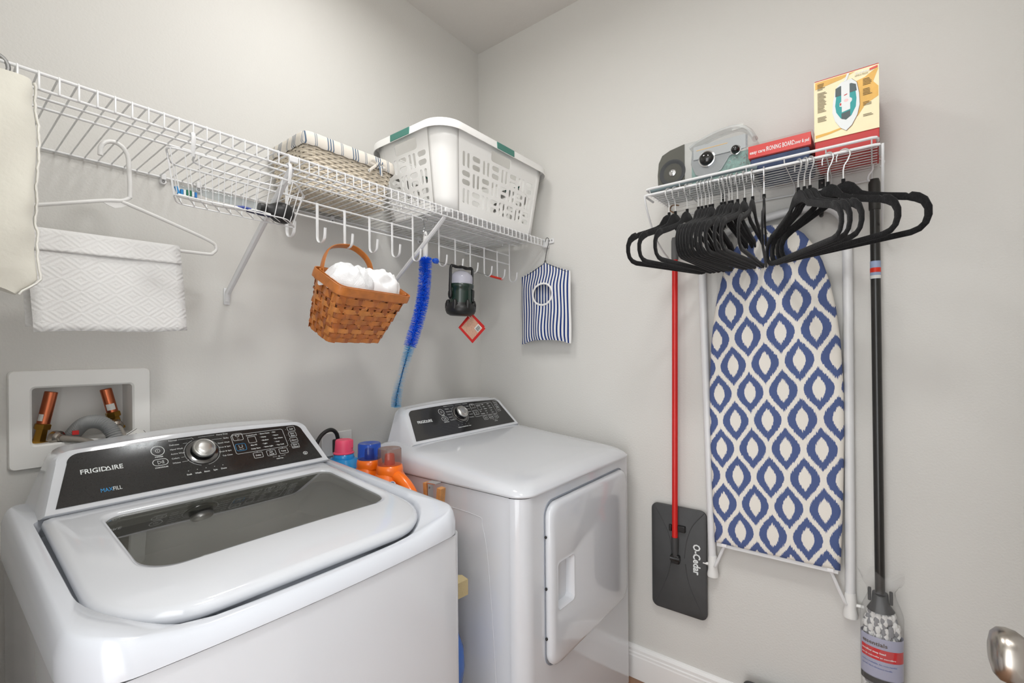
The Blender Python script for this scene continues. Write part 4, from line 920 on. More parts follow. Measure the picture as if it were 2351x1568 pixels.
# ------------------------------------------------------------------ slim cart, bottles, cord between washer and dryer
t = thing('slim_cart', 'slim white storage cart in the gap between washer and dryer', 'cart', (-.83, -.40, 0))
for z in (.10, .33, .592, .70): obj('tray', B().bx(-.905, -.760, -.575, -.10, z, z+.012).bx(-.905, -.901, -.575, -.10, z, z+.04).bx(-.764, -.760, -.575, -.10, z, z+.04), 'white_plastic', t, smooth=False)
for x in (-.897, -.768):
    for y in (-.565, -.11): obj('post', B().cyl((x, y, .03), (x, y, .70), .006, 8), 'wire_white', t); obj('caster', B().cyl((x, y-.006, .015), (x, y+.006, .015), .015, 12), 'black_plastic', t)
def jug(t, x, y, z, w, d, h, neck_r, bodym, handle=False, tilt=0):
    """detergent jug: body with rounded shoulders, collar"""
    R = []
    for (f_, q) in ((.86, 0), (.97, .012), (1, .05), (1, h*.55), (.97, h*.70), (.86, h*.82), (.66, h*.92), (.52, h)):
        R.append([(x+px, y+py, z+q) for px, py in rrect(-w/2*f_, w/2*f_, -d/2*f_, d/2*f_, min(w, d)/2*f_*.8, 5)])
    b = B(); b.loft(R); o = obj('jug_body', b, bodym, t, angle=50)
    c = B(); c.lathe([(neck_r*1.16, h-.012), (neck_r*1.18, h+.002), (neck_r*1.10, h+.014), (neck_r, h+.016), (.001, h+.016)], 28, T(x, y, z), cap0=False); obj('collar', c, bodym, t, angle=50); return o
pm('jug_blue', (28, 152, 220), .25, coat=.3); pm('cap_pink', (242, 84, 118), .4); pm('jug_orange', (250, 118, 18), .28, coat=.3)
clear('cap_blue', (150, 185, 250), .05, 1.4, body=.22, bodycol=(50, 110, 240)); clear('cap_smoke', (226, 210, 203), .05, 1.4, body=.16, bodycol=(170, 140, 130))
t = thing('detergent_bottle', 'bright blue detergent bottle with a pink cap behind the orange jugs', 'bottle', (-.838, -.125, .712))
jug(t, -.838, -.130, .7125, .13, .17, .204, .029, 'jug_blue')
obj('cap', B().lathe([(.0335, 0), (.0335, .003), (.030, .006), (.0275, .030), (.0268, .042), (.024, .046), (.001, .0465)], 28, T(-.838, -.130, .9325)), 'cap_pink', t, angle=40)
obj('cap_spout', B().box((0, 0, 0), (.020, .012, .030), T(-.828, -.151, .964)), 'cap_pink', t, bevel=.003)
obj('logo_patch', B().sph((-.772, -.165, .845), .022, 12, (.2, 1, .9)), pm('logo_navy', (24, 36, 92), .4), t)
for (x, y, cm, lab, hd) in ((-.830, -.262, 'cap_blue', 'orange detergent jug with a clear blue cap between washer and dryer', False), (-.828, -.362, 'cap_smoke', 'orange detergent jug with a smoky brown cap and loop handle beside the dryer', True)):
    z0 = .7125 if not hd else .708
    t = thing('detergent_jug', lab, 'jug', (x, y, z0)); jug(t, x, y, z0, .13, .105, .202, .034, 'jug_orange')
    zc = z0+.218
    obj('cap', B().lathe([(.0350, 0), (.0360, .004), (.0352, .047), (.0328, .050), (.012, .0485), (.004, .047), (.001, .047)], 32, T(x, y, zc), cap0=False, cap1=False), cm, t, angle=50)
    obj('spout', B().lathe([(.0165, 0), (.0140, .030), (.0125, .032), (.001, .027)], 16, T(x, y, zc)), pm('spout_red', (214, 74, 36), .4) if hd else pm('spout_maroon', (120, 30, 60), .4), t)
    if hd:
        hp = spline([(x, y-.030, z0+.186), (x, y-.060, z0+.176), (x, y-.095, z0+.150), (x, y-.120, z0+.108), (x, y-.124, z0+.060), (x, y-.100, z0+.026), (x, y-.05, z0+.03)], 6)
        obj('handle', B().tube(hp, .0185, 14), 'jug_orange', t)
        mb = T(x-.030, y-.058, z0+.172) @ RZ(math.radians(-135)) @ RX(math.radians(72))
        obj('round_label', B().lathe([(.001, 0), (.0120, 0), (.0118, .0008), (.001, .0008)], 20, T(x-.0335, y-.054, z0+.170) @ RZ(math.radians(-62)) @ RX(math.radians(68))), 'sticker', t)
        lb = B(); m_ = T(x-.0335, y-.054, z0+.170) @ RZ(math.radians(-62)) @ RX(math.radians(68)) @ T(0, 0, .0013)
        lb.tube([(.0095*cos(a), .0095*sin(a), 0) for a in [PI*.25+1.5*PI*k/20 for k in range(21)]], .0011, 4, m=m_); lb.text('he', .009, m_ @ T(0, -.0025, .0003), 'CENTER', .0003)
        tag(obj('label_print', lb, pm('label_blue', (40, 84, 160), .5), t, smooth=False), kind='stuff')
# lower shelf things that just show past the washer's edge
t = thing('cleaner_bottle', 'deep blue bottle low in the gap beside the washer front', 'bottle', (-.838, -.600, .342))
b = B(); b.loft([[( -.836+.060*f_*cos(a), -.602+.052*f_*sin(a), .3425+q) for a in [2*PI*k/24 for k in range(24)]] for f_, q in ((.7, 0), (.9, .02), (1.0, .06), (.95, .11), (.6, .17), (.35, .195))]); obj('jug_body', b, pm('deep_blue', (14, 96, 190), .25, coat=.3), t)
obj('cap', B().lathe([(.020, 0), (.018, .03), (.001, .031)], 18, T(-.836, -.602, .557)), 'white_plastic', t)
b = B(); b.prism([(-.03, -.02), (.028, -.026), (.036, .004), (.012, .034), (-.026, .028)], 0, .042, T(-.822, -.628, .6045)); tag(obj('sponge', b, pm('sponge_tan', (196, 180, 138), .9, bump=(120, .8))), 'pale tan sponge low in the gap beside the washer', 'sponge')
# power cord and wall plug
t = thing('power_cord', 'thick black dryer power cord looping out of the wall behind the bottles', 'cord', (-.83, -.03, 1.0))
pm('cord_black', (34, 33, 33), .5)
obj('cord', B().tube(spline([(-.795, -.030, .935), (-.812, -.045, .985), (-.84, -.05, 1.003), (-.875, -.05, .985), (-.895, -.05, .94), (-.90, -.05, .85), (-.90, -.06, .6)], 7), .0068, 10), 'cord_black', t)
obj('plug', B().box((-.785, -.022, .935), (.04, .04, .05)), 'cord_black', t, bevel=.005)
tag(obj('outlet_plate', B().bx(-.845, -.725, -.006, 0, .90, .985), 'white_plastic', bevel=.003), 'white outlet cover plate on the back wall behind the bottles', 'outlet')
# wooden clip
t = thing('wooden_clip', 'wooden clip with a metal plate standing against the dryer side', 'clip', (-.77, -.51, .76))
pm('clip_wood', (196, 140, 84), .55, var=(30, .3)); mc = T(-.775, -.500, .800) @ RZ(.1)
obj('wood_jaw', B().box((0, .022, .030), (.022, .014, .100), mc @ RX(-.06)), 'clip_wood', t, bevel=.001); obj('wood_jaw', B().box((0, -.022, .022), (.022, .016, .100), mc @ RX(.10)), 'clip_wood', t, bevel=.001)
obj('metal_plate', B().box((0, .0, .080), (.026, .034, .004), mc).box((0, .0135, .048), (.024, .003, .062), mc), 'satin_silver', t, bevel=.0006)
for z in (.035, .065): obj('rivet', B().sph((-.006, .0115, z), .0035, 8, (1, .5, 1), mc), 'steel', t)

# ------------------------------------------------------------------ wire rack on the right wall
RX0, RY0, RY1, RZD = -.230, -.942, -1.545, 1.787
t = thing('wall_rack', 'small white wire rack on the right wall above the ironing board', 'rack', (0, -1.24, 1.79))
def rail_u(z, r, nm, x0=-.018, ry0=RY0, ry1=RY1):
    p = [(x0, ry0, z), (RX0+.012, ry0, z), (RX0+.003, ry0-.003, z), (RX0, ry0-.012, z), (RX0, ry1+.012, z), (RX0+.003, ry1+.003, z), (RX0+.012, ry1, z), (x0, ry1, z)]
    obj(nm, B().tube(p, r, 8), 'wire_white', t)
rail_u(1.7985, .0038, 'front_rail'); rail_u(1.779, .0040, 'hanging_rail', -.15, RY0+.006, RY1-.006)
obj('back_rail', B().cyl((-.014, RY0, 1.754), (-.014, RY1, 1.754), .0026, 8), 'wire_white', t)
for i in range(10):
    x = -.208+.0215*i; obj('deck_wire', B().cyl((x, RY0, RZD), (x, RY1, RZD), .0015, 6), 'wire_white', t)
for i in range(7):
    y = RY0-.012-(.579)*i/6
    obj('cross_wire', B().tube([(RX0+.001, y, 1.800), (RX0+.006, y, 1.790), (RX0+.012, y, RZD-.003), (-.016, y, RZD-.003), (-.013, y, RZD-.006), (-.013, y, 1.752)], .0017, 6), 'wire_white', t)
for y in (RY0+.004, RY1-.010):
    obj('brace', B().tube(spline([(RX0-.001, y, 1.779), (RX0+.008, y, 1.755), (-.19, y, 1.71), (-.13, y, 1.655), (-.06, y, 1.622), (-.008, y, 1.606)], 6), .0032, 8), 'wire_white', t)
obj('screw', B().sph((-.002, -1.432, 1.752), .006, 10, (.5, 1, 1)), 'steel', t)

# velvet hangers
pm('hook_steel', (222, 223, 224), .3, metal=.85)
pm('velvet', (28, 28, 29), 0.95, bump=(500, .6), var=(220, .4), spec=.08, sheen=.14)
half = [((0, 0), (0, -.036)), ((.014, -.003), (.012, -.037)), ((.028, -.012), (.024, -.040)), ((.038, -.025), (.034, -.046)), ((.048, -.038), (.046, -.053)), ((.065, -.047), (.064, -.060)), ((.110, -.064), (.108, -.077)), ((.148, -.077), (.145, -.090)), ((.154, -.082), (.151, -.0925)), ((.161, -.079), (.158, -.095)), ((.176, -.086), (.168, -.100)), ((.191, -.100), (.181, -.110)), ((.200, -.122), (.188, -.125)), ((.200, -.142), (.188, -.141)), ((.193, -.160), (.183, -.155)), ((.178, -.173), (.173, -.163)), ((.158, -.178), (.156, -.167)), ((0, -.178), (0, -.167))]
half = [(o, (i[0]-(i[0]-o[0])*-.28, i[1]-(i[1]-o[1])*-.28)) if k > 3 else (o, i) for k, (o, i) in enumerate(half)]
def velvet_proto(label):
    t = thing('velvet_hanger', label, 'hanger', group='black velvet hangers on the wall rack')
    loop_ = half+[((-o[0], o[1]), (-i[0], i[1])) for o, i in half[1:-1][::-1]]
    b = B(); R = []
    for (o, i) in loop_:
        o, i = V((o[0], 0, o[1])), V((i[0], 0, i[1])); e = (i-o).normalized()*.002
        R.append([o+V((0, -.0012, 0)), o+e+V((0, -.0028, 0)), i-e+V((0, -.0028, 0)), i+V((0, -.0012, 0)), i+V((0, .0012, 0)), i-e+V((0, .0028, 0)), o+e+V((0, .0028, 0)), o+V((0, .0012, 0))])
    b.loft(R+[R[0]], False, False); obj('frame', b, 'velvet', t, world=False, angle=40)
    obj('collar', B().cyl((0, 0, -.004), (0, 0, .007), .0046, 10), 'velvet', t, world=False)
    p = [(0, 0, .004), (0, 0, .030), (.003, 0, .042), (.012, 0, .052), (.0185, 0, .064)]+[(.0185*cos(a), 0, .066+.0185*sin(a)) for a in [PI*k/10 for k in range(1, 11)]]+[(-.0180, 0, .058)]
    obj('hook', B().tube(p, .0019, 8), 'hook_steel', t, world=False)
    return t
HG = [(-1.0186, 161.8), (-1.0386, 166.9), (-1.0754, 170.4), (-1.1095, 179.0), (-1.1197, 177.4), (-1.1316, 176.0), (-1.1429, 174.7), (-1.1508, 174.8), (-1.1761, 170.0), (-1.1854, 171.0), (-1.1977, 170.7), (-1.206, 172.6), (-1.2208, 175.0), (-1.2397, 174.2), (-1.2606, -179.5), (-1.29, -172.1), (-1.3734, -147.7), (-1.3877, -147.2), (-1.4005, -144.0), (-1.4406, -134.5), (-1.474, -125.4)]
HL = ['black velvet hanger at the left end of the wall rack, leftmost of all', 'black velvet hanger second from the left end of the wall rack', 'black velvet hanger third from the left, beside a tight bunch of hangers',
      'black velvet hanger, first of five in the tight left bunch', 'black velvet hanger, second of five in the tight left bunch', 'black velvet hanger, third of five in the tight left bunch', 'black velvet hanger, fourth of five in the tight left bunch', 'black velvet hanger, fifth of five in the tight left bunch',
      'black velvet hanger, first of seven in the fanned middle bunch', 'black velvet hanger, second of seven in the fanned middle bunch', 'black velvet hanger, third of seven in the fanned middle bunch', 'black velvet hanger, fourth of seven in the fanned middle bunch', 'black velvet hanger, fifth of seven in the fanned middle bunch', 'black velvet hanger, sixth of seven in the fanned middle bunch', 'black velvet hanger, seventh of seven in the fanned middle bunch',
      'black velvet hanger seen edge-on before the ironing board nose', 'black velvet hanger, front one of three nested below the iron box', 'black velvet hanger, middle one of three nested below the iron box', 'black velvet hanger, rear one of three nested below the iron box', 'black velvet hanger second from the right end of the wall rack', 'black velvet hanger farthest right, reaching across the black pole']
proto = velvet_proto(HL[0])
for i, (y, a) in enumerate(HG):
    m_ = T(RX0, y, 1.7015) @ RZ(math.radians(a))
    if i == 0: proto.matrix_basis = m_
    else: copy_thing(proto, m_, HL[i])

# things on the rack: mat, radio, package, iron box
t = thing('folded_mat', 'thin grey mat with a blue-grey rolled edge under the clear radio', 'mat', (-.12, -1.1, 1.79))
clear('mat_clear', (225, 228, 228), .2, 1.4, body=.5, bodycol=(205, 208, 208))
obj('mat_sheet', B().bx(-.205, -.05, -.955, -1.262, 1.7895, 1.7925), 'mat_clear', t, smooth=False)
obj('rolled_edge', B().tube(spline([(-.208, -.950, 1.797), (-.212, -1.05, 1.799), (-.214, -1.15, 1.8005), (-.212, -1.235, 1.801), (-.205, -1.268, 1.797)], 8), .0058, 8), pm('mat_edge', (122, 138, 142), .8, bump=(300, .6)), t)

t = thing('clear_radio', 'small see-through plastic radio with black knobs at the left of the rack', 'radio', (-.14, -1.11, 1.793))
RF = -.190   # front face plane
clear('radio_shell', (250, 251, 251), .06, 1.25, body=.10, bodycol=(240, 243, 243))
clear('radio_smoke', (170, 170, 166), .1, 1.3, body=.34, bodycol=(135, 135, 128))
prof = [(-.968, 1.794), (-.966, 1.850), (-.970, 1.890), (-.982, 1.914), (-1.010, 1.926), (-1.060, 1.934), (-1.085, 1.934), (-1.245, 1.926), (-1.256, 1.910), (-1.258, 1.794)]
def rp(x, k=1.0, c=(-1.11, 1.86)): return [(x, c[0]+(y-c[0])*k, c[1]+(z-c[1])*k) for y, z in prof]
obj('shell', B() if False else (lambda b: (b.loft([rp(RF+.004, .985), rp(RF+.010), rp(-.095), rp(-.088, .985)]), b)[1])(B()), 'radio_shell', t, angle=40)
sm_ = [(-.970, 1.796), (-.968, 1.850), (-.972, 1.889), (-.984, 1.912), (-1.010, 1.923), (-1.056, 1.931), (-1.056, 1.796)]
b = B(); b.loft([[(RF+.003, y, z) for y, z in sm_], [(RF-.001, y, z) for y, z in sm_]]); obj('speaker_grille', b, 'radio_smoke', t, smooth=False)
mx_ = basis((0, 1, 0), (0, 0, 1), (1, 0, 0), (0, 0, 0))
spk = T(RF-.0015, -1.018, 1.848) @ basis((0, 1, 0), (0, 0, 1), (-1, 0, 0), (0, 0, 0))
obj('speaker_cone', B().lathe([(.042, .001), (.042, .003), (.039, .0035), (.034, .001), (.015, -.006), (.001, -.007)], 32, spk, cap0=False), pm('speaker_grey', (58, 60, 62), .6, bump=(900, .5)), t)
obj('dust_cap', B().lathe([(.0115, -.004), (.011, .002), (.006, .005), (.001, .0055)], 20, spk), 'chrome', t)
pm('radio_plate', (168, 172, 176), .25, metal=.8); pm('pcb_teal', (112, 150, 142), .4, var=(160, .4)); pm('scale_grey', (176, 180, 182), .3, metal=.4)
b = B(); pl = [(-1.078, 1.905), (-1.240, 1.912), (-1.240, 1.876), (-1.19, 1.862), (-1.165, 1.825), (-1.12, 1.806), (-1.088, 1.826), (-1.074, 1.862)]
b.loft([[(RF+.010, y, z) for y, z in pl], [(RF+.006, y, z) for y, z in pl]]); obj('face_plate', b, 'radio_plate', t, smooth=False, bevel=.001)
obj('tuning_scale', B().bx(RF+.002, RF+.006, -1.083, -1.236, 1.872, 1.914), 'scale_grey', t, smooth=False, bevel=.001)
obj('scale_line', B().bx(RF+.0014, RF+.002, -1.093, -1.185, 1.899, 1.9005), pm('scale_orange', (222, 178, 92), .5), t, smooth=False)
obj('circuit_board', B().bx(RF+.012, RF+.015, -1.075, -1.248, 1.797, 1.868), 'pcb_teal', t, smooth=False)
rnd = random.Random(4); b = B()
for k in range(70): b.sph((RF+.0105, -1.10-.14*rnd.random(), 1.800+.055*rnd.random()), .0022*rnd.uniform(.5, 1), 6)
tag(obj('solder_parts', b, 'chrome', t), kind='stuff')
for (y, z, r_) in ((-1.124, 1.867, .0215), (-1.208, 1.872, .0125)):
    mk_ = T(RF+.004, y, z) @ basis((0, 1, 0), (0, 0, 1), (-1, 0, 0), (0, 0, 0))
    k_ = obj('knob', B().lathe([(r_, 0), (r_, .006), (r_*.93, .012), (r_*.7, .017), (r_*.35, .0195), (.001, .020)], 24, mk_), 'black_gloss', t)
    obj('knob_ring', B().lathe([(r_*1.16, 0), (r_*1.16, .003), (r_, .004)], 24, mk_, cap0=False, cap1=False), 'chrome', k_)
hp = spline([(-.14, -1.062, 1.926), (-.14, -1.090, 1.940), (-.14, -1.15, 1.956), (-.14, -1.205, 1.957), (-.14, -1.236, 1.938), (-.14, -1.252, 1.910)], 6)
clear('radio_handle', (248, 249, 249), .06, 1.4, body=.28, bodycol=(238, 240, 240)); obj('handle', B().tube(hp, .024, 8, flat=.35, up0=(0, 0, 1)), 'radio_handle', t)
obj('handle_label', B().bx(-.1525, -.1515, -1.190, -1.222, 1.949, 1.962), 'sticker', t, smooth=False)

t = thing('cover_package', 'plastic-wrapped ironing board cover and pad package with a red header on the rack', 'package', (-.12, -1.323, 1.79))
PX = -.212
obj('folded_cover', B().bx(-.205, -.03, -1.250, -1.398, 1.7895, 1.826), pm('navy_cloth', (60, 74, 104), .8, var=(30, .25)), t, bevel=.006, segs=3)
obj('card', B().bx(PX+.010, -.03, -1.246, -1.402, 1.827, 1.859), pm('pack_red', (206, 66, 62), .4), t, smooth=False, bevel=.002)
hd_ = obj('header', B().bx(PX+.004, PX+.009, -1.246, -1.402, 1.8275, 1.863), 'pack_red', t, smooth=False, bevel=.001)
clear('pack_wrap', (254, 254, 254), .08, 1.15)
b = B(); rnd = random.Random(2)
b.loft([[(x+rnd.uniform(-.001, .001), y, z+rnd.uniform(-.001, .001)) for y, z in rrect(-1.408, -1.240, 1.7892, 1.8675, .008, 4)] for x in (PX, PX+.02, -.12, -.05, -.024)], True, True); obj('wrap', b, 'pack_wrap', t, angle=20)
tb = B(); mtx = basis((0, -1, 0), (0, 0, 1), (-1, 0, 0), (PX+.0034, 0, 0))
tb.text('easy care', .0135, mtx @ T(1.250, 1.8385, 0), 'LEFT', .0002, .80); tb.text('IRONING BOARD', .0180, mtx @ T(1.2925, 1.8385, 0), 'LEFT', .0002, .50); tb.text('cover & pad', .0135, mtx @ T(1.3615, 1.8385, 0), 'LEFT', .0002, .55)
tag(obj('printed_text', tb, 'print_white', hd_, smooth=False), kind='stuff')

t = thing('iron_box', 'yellow and red steam iron box standing at the right end of the rack', 'box', (-.11, -1.48, 1.79))
IX0, IX1, IY0, IY1, IZ0, IZ1 = -.198, -.040, -1.410, -1.549, 1.7895, 2.000
pm('box_red', (186, 40, 38), .45); pm('box_cream', (238, 226, 186), .45, var=(14, .06)); pm('box_amber', (222, 172, 76), .45, var=(30, .15))
bo = obj('carton', B().bx(IX0+.002, IX1, IY0, IY1, IZ0, IZ1), 'box_red', t, smooth=False, bevel=.0015)
fp_ = obj('front_print', B().bx(IX0-.0005, IX0+.0018, IY0+.001, IY1, 1.833, IZ1-.004), 'box_cream', t, smooth=False)
mf = basis((0, -1, 0), (0, 0, 1), (-1, 0, 0), (IX0-.0008, 0, 0))   # u = -y, v = z
def flat(nm, pts, mat, off=0.0, stuff=False):
    b = B(); b.prism(pts, off, off+.0003, mf); return obj(nm, b, mat, fp_, smooth=False)
flat('amber_splash', [(1.492, 1.868), (1.505, 1.876), (1.520, 1.900), (1.5475, 1.915), (1.5475, 1.940), (1.537, 1.955), (1.5475, 1.985), (1.545, 1.988), (1.520, 1.972), (1.490, 1.965), (1.480, 1.92)], 'box_amber')
flat('amber_band', [(1.412, 1.842), (1.445, 1.846), (1.480, 1.854), (1.480, 1.858), (1.445, 1.852), (1.412, 1.850)], 'box_amber'); flat('amber_band', [(1.412, 1.975), (1.47, 1.984), (1.50, 1.994), (1.412, 1.994)], 'box_amber')
def iron_outline(k): return [(1.4795+(u-1.4795)*k, 1.918+(v-1.918)*k) for u, v in ((1.480, 1.845), (1.492, 1.856), (1.504, 1.880), (1.509, 1.905), (1.508, 1.935), (1.503, 1.965), (1.492, 1.978), (1.470, 1.976), (1.458, 1.962), (1.452, 1.930), (1.450, 1.900), (1.456, 1.876), (1.468, 1.855))]
flat('iron_shadow', [(u+.0008, v-.0006) for u, v in iron_outline(1.012)], pm('print_brown', (110, 70, 40), .5), .0003); flat('iron_body', iron_outline(1.0), 'print_white', .0006)
flat('iron_tank', [(1.4795+(u-1.4795)*.78, 1.925+(v-1.922)*.72) for u, v in ((1.480, 1.850), (1.495, 1.862), (1.507, 1.890), (1.509, 1.92), (1.506, 1.955), (1.495, 1.976), (1.466, 1.974), (1.454, 1.95), (1.450, 1.91), (1.453, 1.885), (1.465, 1.860))], pm('print_teal', (30, 150, 150), .5), .0009)
flat('tank_shade', [(1.4575, 1.962), (1.468, 1.966), (1.492, 1.966), (1.5015, 1.960), (1.503, 1.943), (1.457, 1.940)], pm('print_slate', (70, 84, 86), .5), .0012); flat('tank_shade', [(1.470, 1.892), (1.489, 1.896), (1.489, 1.880), (1.480, 1.874), (1.470, 1.878)], 'print_slate', .0012)
flat('iron_handle', [(1.471, 1.895), (1.489, 1.899), (1.489, 1.915), (1.493, 1.920), (1.493, 1.926), (1.488, 1.930), (1.488, 1.976), (1.470, 1.974), (1.470, 1.924), (1.466, 1.920), (1.466, 1.912), (1.471, 1.910)], 'print_white', .0015)
flat('iron_button', [(1.476, 1.937), (1.483, 1.939), (1.483, 1.9415), (1.476, 1.9395)], 'box_red', .0018); flat('iron_button', [(1.4665, 1.914), (1.470, 1.914), (1.470, 1.920), (1.4665, 1.920)], 'box_red', .0018); flat('iron_dial', [(1.4805+.005*cos(2*PI*k/12), 1.924+.004*sin(2*PI*k/12)) for k in range(12)], pm('print_pink', (236, 196, 196), .5), .0018)
flat('iron_cord', [(1.476, 1.975), (1.482, 1.976), (1.488, 1.994), (1.483, 1.994)], 'print_white', .0018)
tb = B()
tb.text('Sunbeam', .0095, mf @ T(1.500, 1.9845, .0012), 'LEFT', .0001, 1.0); tag(obj('brand_print', tb, 'print_white', fp_, smooth=False), kind='stuff')
tb = B(); tb.text('SIMPLE PRESS', .0048, mf @ T(1.499, 1.979, .0012), 'LEFT')
rnd = random.Random(9)
for (u0, v0, nl, w) in ((1.417, 1.986, 5, .018), (1.417, 1.962, 12, .022), (1.417, 1.918, 3, .020), (1.417, 1.896, 4, .022), (1.516, 1.966, 5, .020), (1.516, 1.940, 5, .020), (1.516, 1.906, 3, .018), (1.516, 1.874, 2, .026)):
    for k in range(nl):
        ww = w*rnd.uniform(.65, 1); tb.bx(u0, u0+ww, v0-.0037*k, v0-.0037*k+.0013, .0012, .0014, mf)
tag(obj('small_print', tb, pm('print_dark', (92, 78, 58), .6), fp_, smooth=False), kind='stuff')
flat('series_badge', [(1.530, 1.985), (1.5465, 1.988), (1.5465, 1.993), (1.530, 1.990)], 'red_orange', .0012)
tb = B(); mu = basis((0, -1, 0), (1, 0, 0), (0, 0, 1), (0, 0, IZ0-.0012))
for k in range(9):
    for q in range(2): tb.bx(1.43+.05*q, 1.43+.05*q+rnd.uniform(.02, .04), -.18+.012*k, -.18+.012*k+.0035, 0, .0004, mu)
tag(obj('base_print', tb, pm('print_rose', (222, 150, 140), .6), bo, smooth=False), kind='stuff')

# hooks for the ironing board
for (y, lab) in ((-1.128, 'black plastic wall hook under the left half of the rack'), (-1.411, 'black plastic wall hook under the right half of the rack')):
    t = thing('board_hook', lab, 'hook', (0, y, 1.68), group='black ironing board hooks')
    obj('plate', B().box((-.004, y, 1.745), (.008, .016, .115)), 'black_plastic', t, bevel=.002)
    obj('arm', B().tube(spline([(-.006, y, 1.700), (-.02, y, 1.674), (-.040, y, 1.672), (-.052, y, 1.686), (-.054, y, 1.706)], 5), .0055, 8), 'black_plastic', t)
    obj('screw', B().sph((-.009, y, 1.775), .004, 8), 'steel', t)

# ------------------------------------------------------------------ ironing board
t = thing('ironing_board', 'ironing board with blue and white ikat cover hanging on the right wall', 'ironing board', (-.03, -1.277, .48))
im = D.materials.new('ikat_cover'); im.use_nodes = True; nt = im.node_tree; pb = nt.nodes['Principled BSDF']; pb.inputs['Roughness'].default_value = .8; pb.inputs['Specular IOR Level'].default_value = .2
tc = node(nt, 'ShaderNodeTexCoord'); sp = node(nt, 'ShaderNodeSeparateXYZ'); nt.links.new(tc.outputs['Object'], sp.inputs[0])
PY, PZ = -1.298, 1.500
dy_ = mk('SUBTRACT', sp.outputs['Y'], PY); dz_ = mk('SUBTRACT', sp.outputs['Z'], PZ)
u_ = mk('ADD', mk('MULTIPLY', dy_, -10.657), mk('MULTIPLY', dz_, .353)); v_ = mk('ADD', mk('MULTIPLY', dz_, -5.505), mk('MULTIPLY', dy_, -.589))
cz = node(nt, 'ShaderNodeCombineXYZ'); nt.links.new(mk('MULTIPLY', sp.outputs['Y'], 760.0), cz.inputs[0]); nt.links.new(mk('MULTIPLY', sp.outputs['Z'], 30.0), cz.inputs[1])
nz = node(nt, 'ShaderNodeTexNoise'); nz.inputs['Scale'].default_value = 1.0; nz.inputs['Detail'].default_value = 3; nt.links.new(cz.outputs[0], nz.inputs['Vector'])
v_ = mk('ADD', v_, mk('MULTIPLY', mk('SUBTRACT', nz.outputs['Fac'], .5), .16))
du = mk('SUBTRACT', mk('FRACT', mk('ADD', u_, 100.5)), .5)
f_ = mk('SUBTRACT', mk('MULTIPLY', mk('ABSOLUTE', du), 2.0), mk('ADD', .5, mk('MULTIPLY', mk('COSINE', mk('MULTIPLY', v_, 2*PI)), .5)))
g_ = mk('ABSOLUTE', f_)
blue = mk('MULTIPLY', mk('GREATER_THAN', g_, .17), mk('LESS_THAN', g_, .64))
mx = node(nt, 'ShaderNodeMix', data_type='RGBA'); mx.inputs['A'].default_value = rgb((232, 228, 220)); mx.inputs['B'].default_value = rgb((82, 97, 142)); nt.links.new(blue, mx.inputs['Factor']); nt.links.new(mx.outputs['Result'], pb.inputs['Base Color'])
wv = node(nt, 'ShaderNodeTexNoise'); wv.inputs['Scale'].default_value = 14; nt.links.new(tc.outputs['Object'], wv.inputs['Vector']); bp = node(nt, 'ShaderNodeBump'); bp.inputs['Strength'].default_value = .25; bp.inputs['Distance'].default_value = .01; nt.links.new(wv.outputs['Fac'], bp.inputs['Height']); nt.links.new(bp.outputs['Normal'], pb.inputs['Normal']); MATS['ikat_cover'] = im
hw = [(.612, .174), (.70, .178), (.85, .183), (1.0, .186), (1.15, .186), (1.28, .180), (1.38, .170), (1.46, .156), (1.53, .137), (1.58, .116), (1.62, .090), (1.645, .062), (1.657, .034), (1.661, .010)]
def board(k, dz=0, lim=1e9): return [(-1.2765+h*1-k*(1 if h > .02 else 0), min(max(z, .612+k), 1.661-k)) for z, h in hw]+[(-1.2765-h*1+k*(1 if h > .02 else 0), min(max(z, .612+k), 1.661-k)) for z, h in hw[::-1]]
def br_(x, k): return [(x, y, z) for y, z in board(k)]
b = B(); b.loft([br_(-.026, .004), br_(-.032, 0), br_(-.048, -.001), br_(-.055, .003), br_(-.059, .012), br_(-.060, .03)]); obj('cover', b, 'ikat_cover', t, angle=50)
b = B(); b.bx(-.050, -.026, -1.107, -1.447, .600, .613); obj('board_edge', b, 'wire_white', t, bevel=.002)
for (y0, y1) in ((-1.125, -1.14), (-1.42, -1.435)): obj('elastic_tab', B().bx(-.055, -.05, y0, y1, .606, .616), 'white_cloth', t)
lp = spline([(-.022, -1.0875, .51), (-.022, -1.075, 1.0), (-.022, -1.063, 1.45), (-.022, -1.064, 1.575), (-.024, -1.085, 1.632), (-.026, -1.14, 1.662), (-.028, -1.22, 1.682), (-.030, -1.32, 1.698), (-.030, -1.41, 1.696), (-.028, -1.452, 1.672), (-.024, -1.471, 1.620), (-.022, -1.474, 1.50), (-.022, -1.474, 1.0), (-.022, -1.4735, .50)], 7)
obj('leg_frame', B().tube(lp, .0128, 14), 'wire_white', t)
for (y, z) in ((-1.0878, .525), (-1.4735, .515)):
    obj('foot', B().lathe([(.0135, .03), (.0155, .012), (.0150, -.012), (.0185, -.034), (.0185, -.042), (.001, -.043)], 16, T(-.022, y, z)), 'white_plastic', t)
    s_ = 1 if y > -1.2 else -1
    obj('pin', B().cyl((-.022, y, z-.004), (-.022, y+s_*.032, z-.004), .0052, 10), 'white_plastic', t)
    obj('strut', B().tube(spline([(-.030, y-s_*.008, z-.002), (-.036, y-s_*.014, z+.006), (-.040, y-s_*.045, z+.085)], 5), .0052, 8), 'wire_white', t)

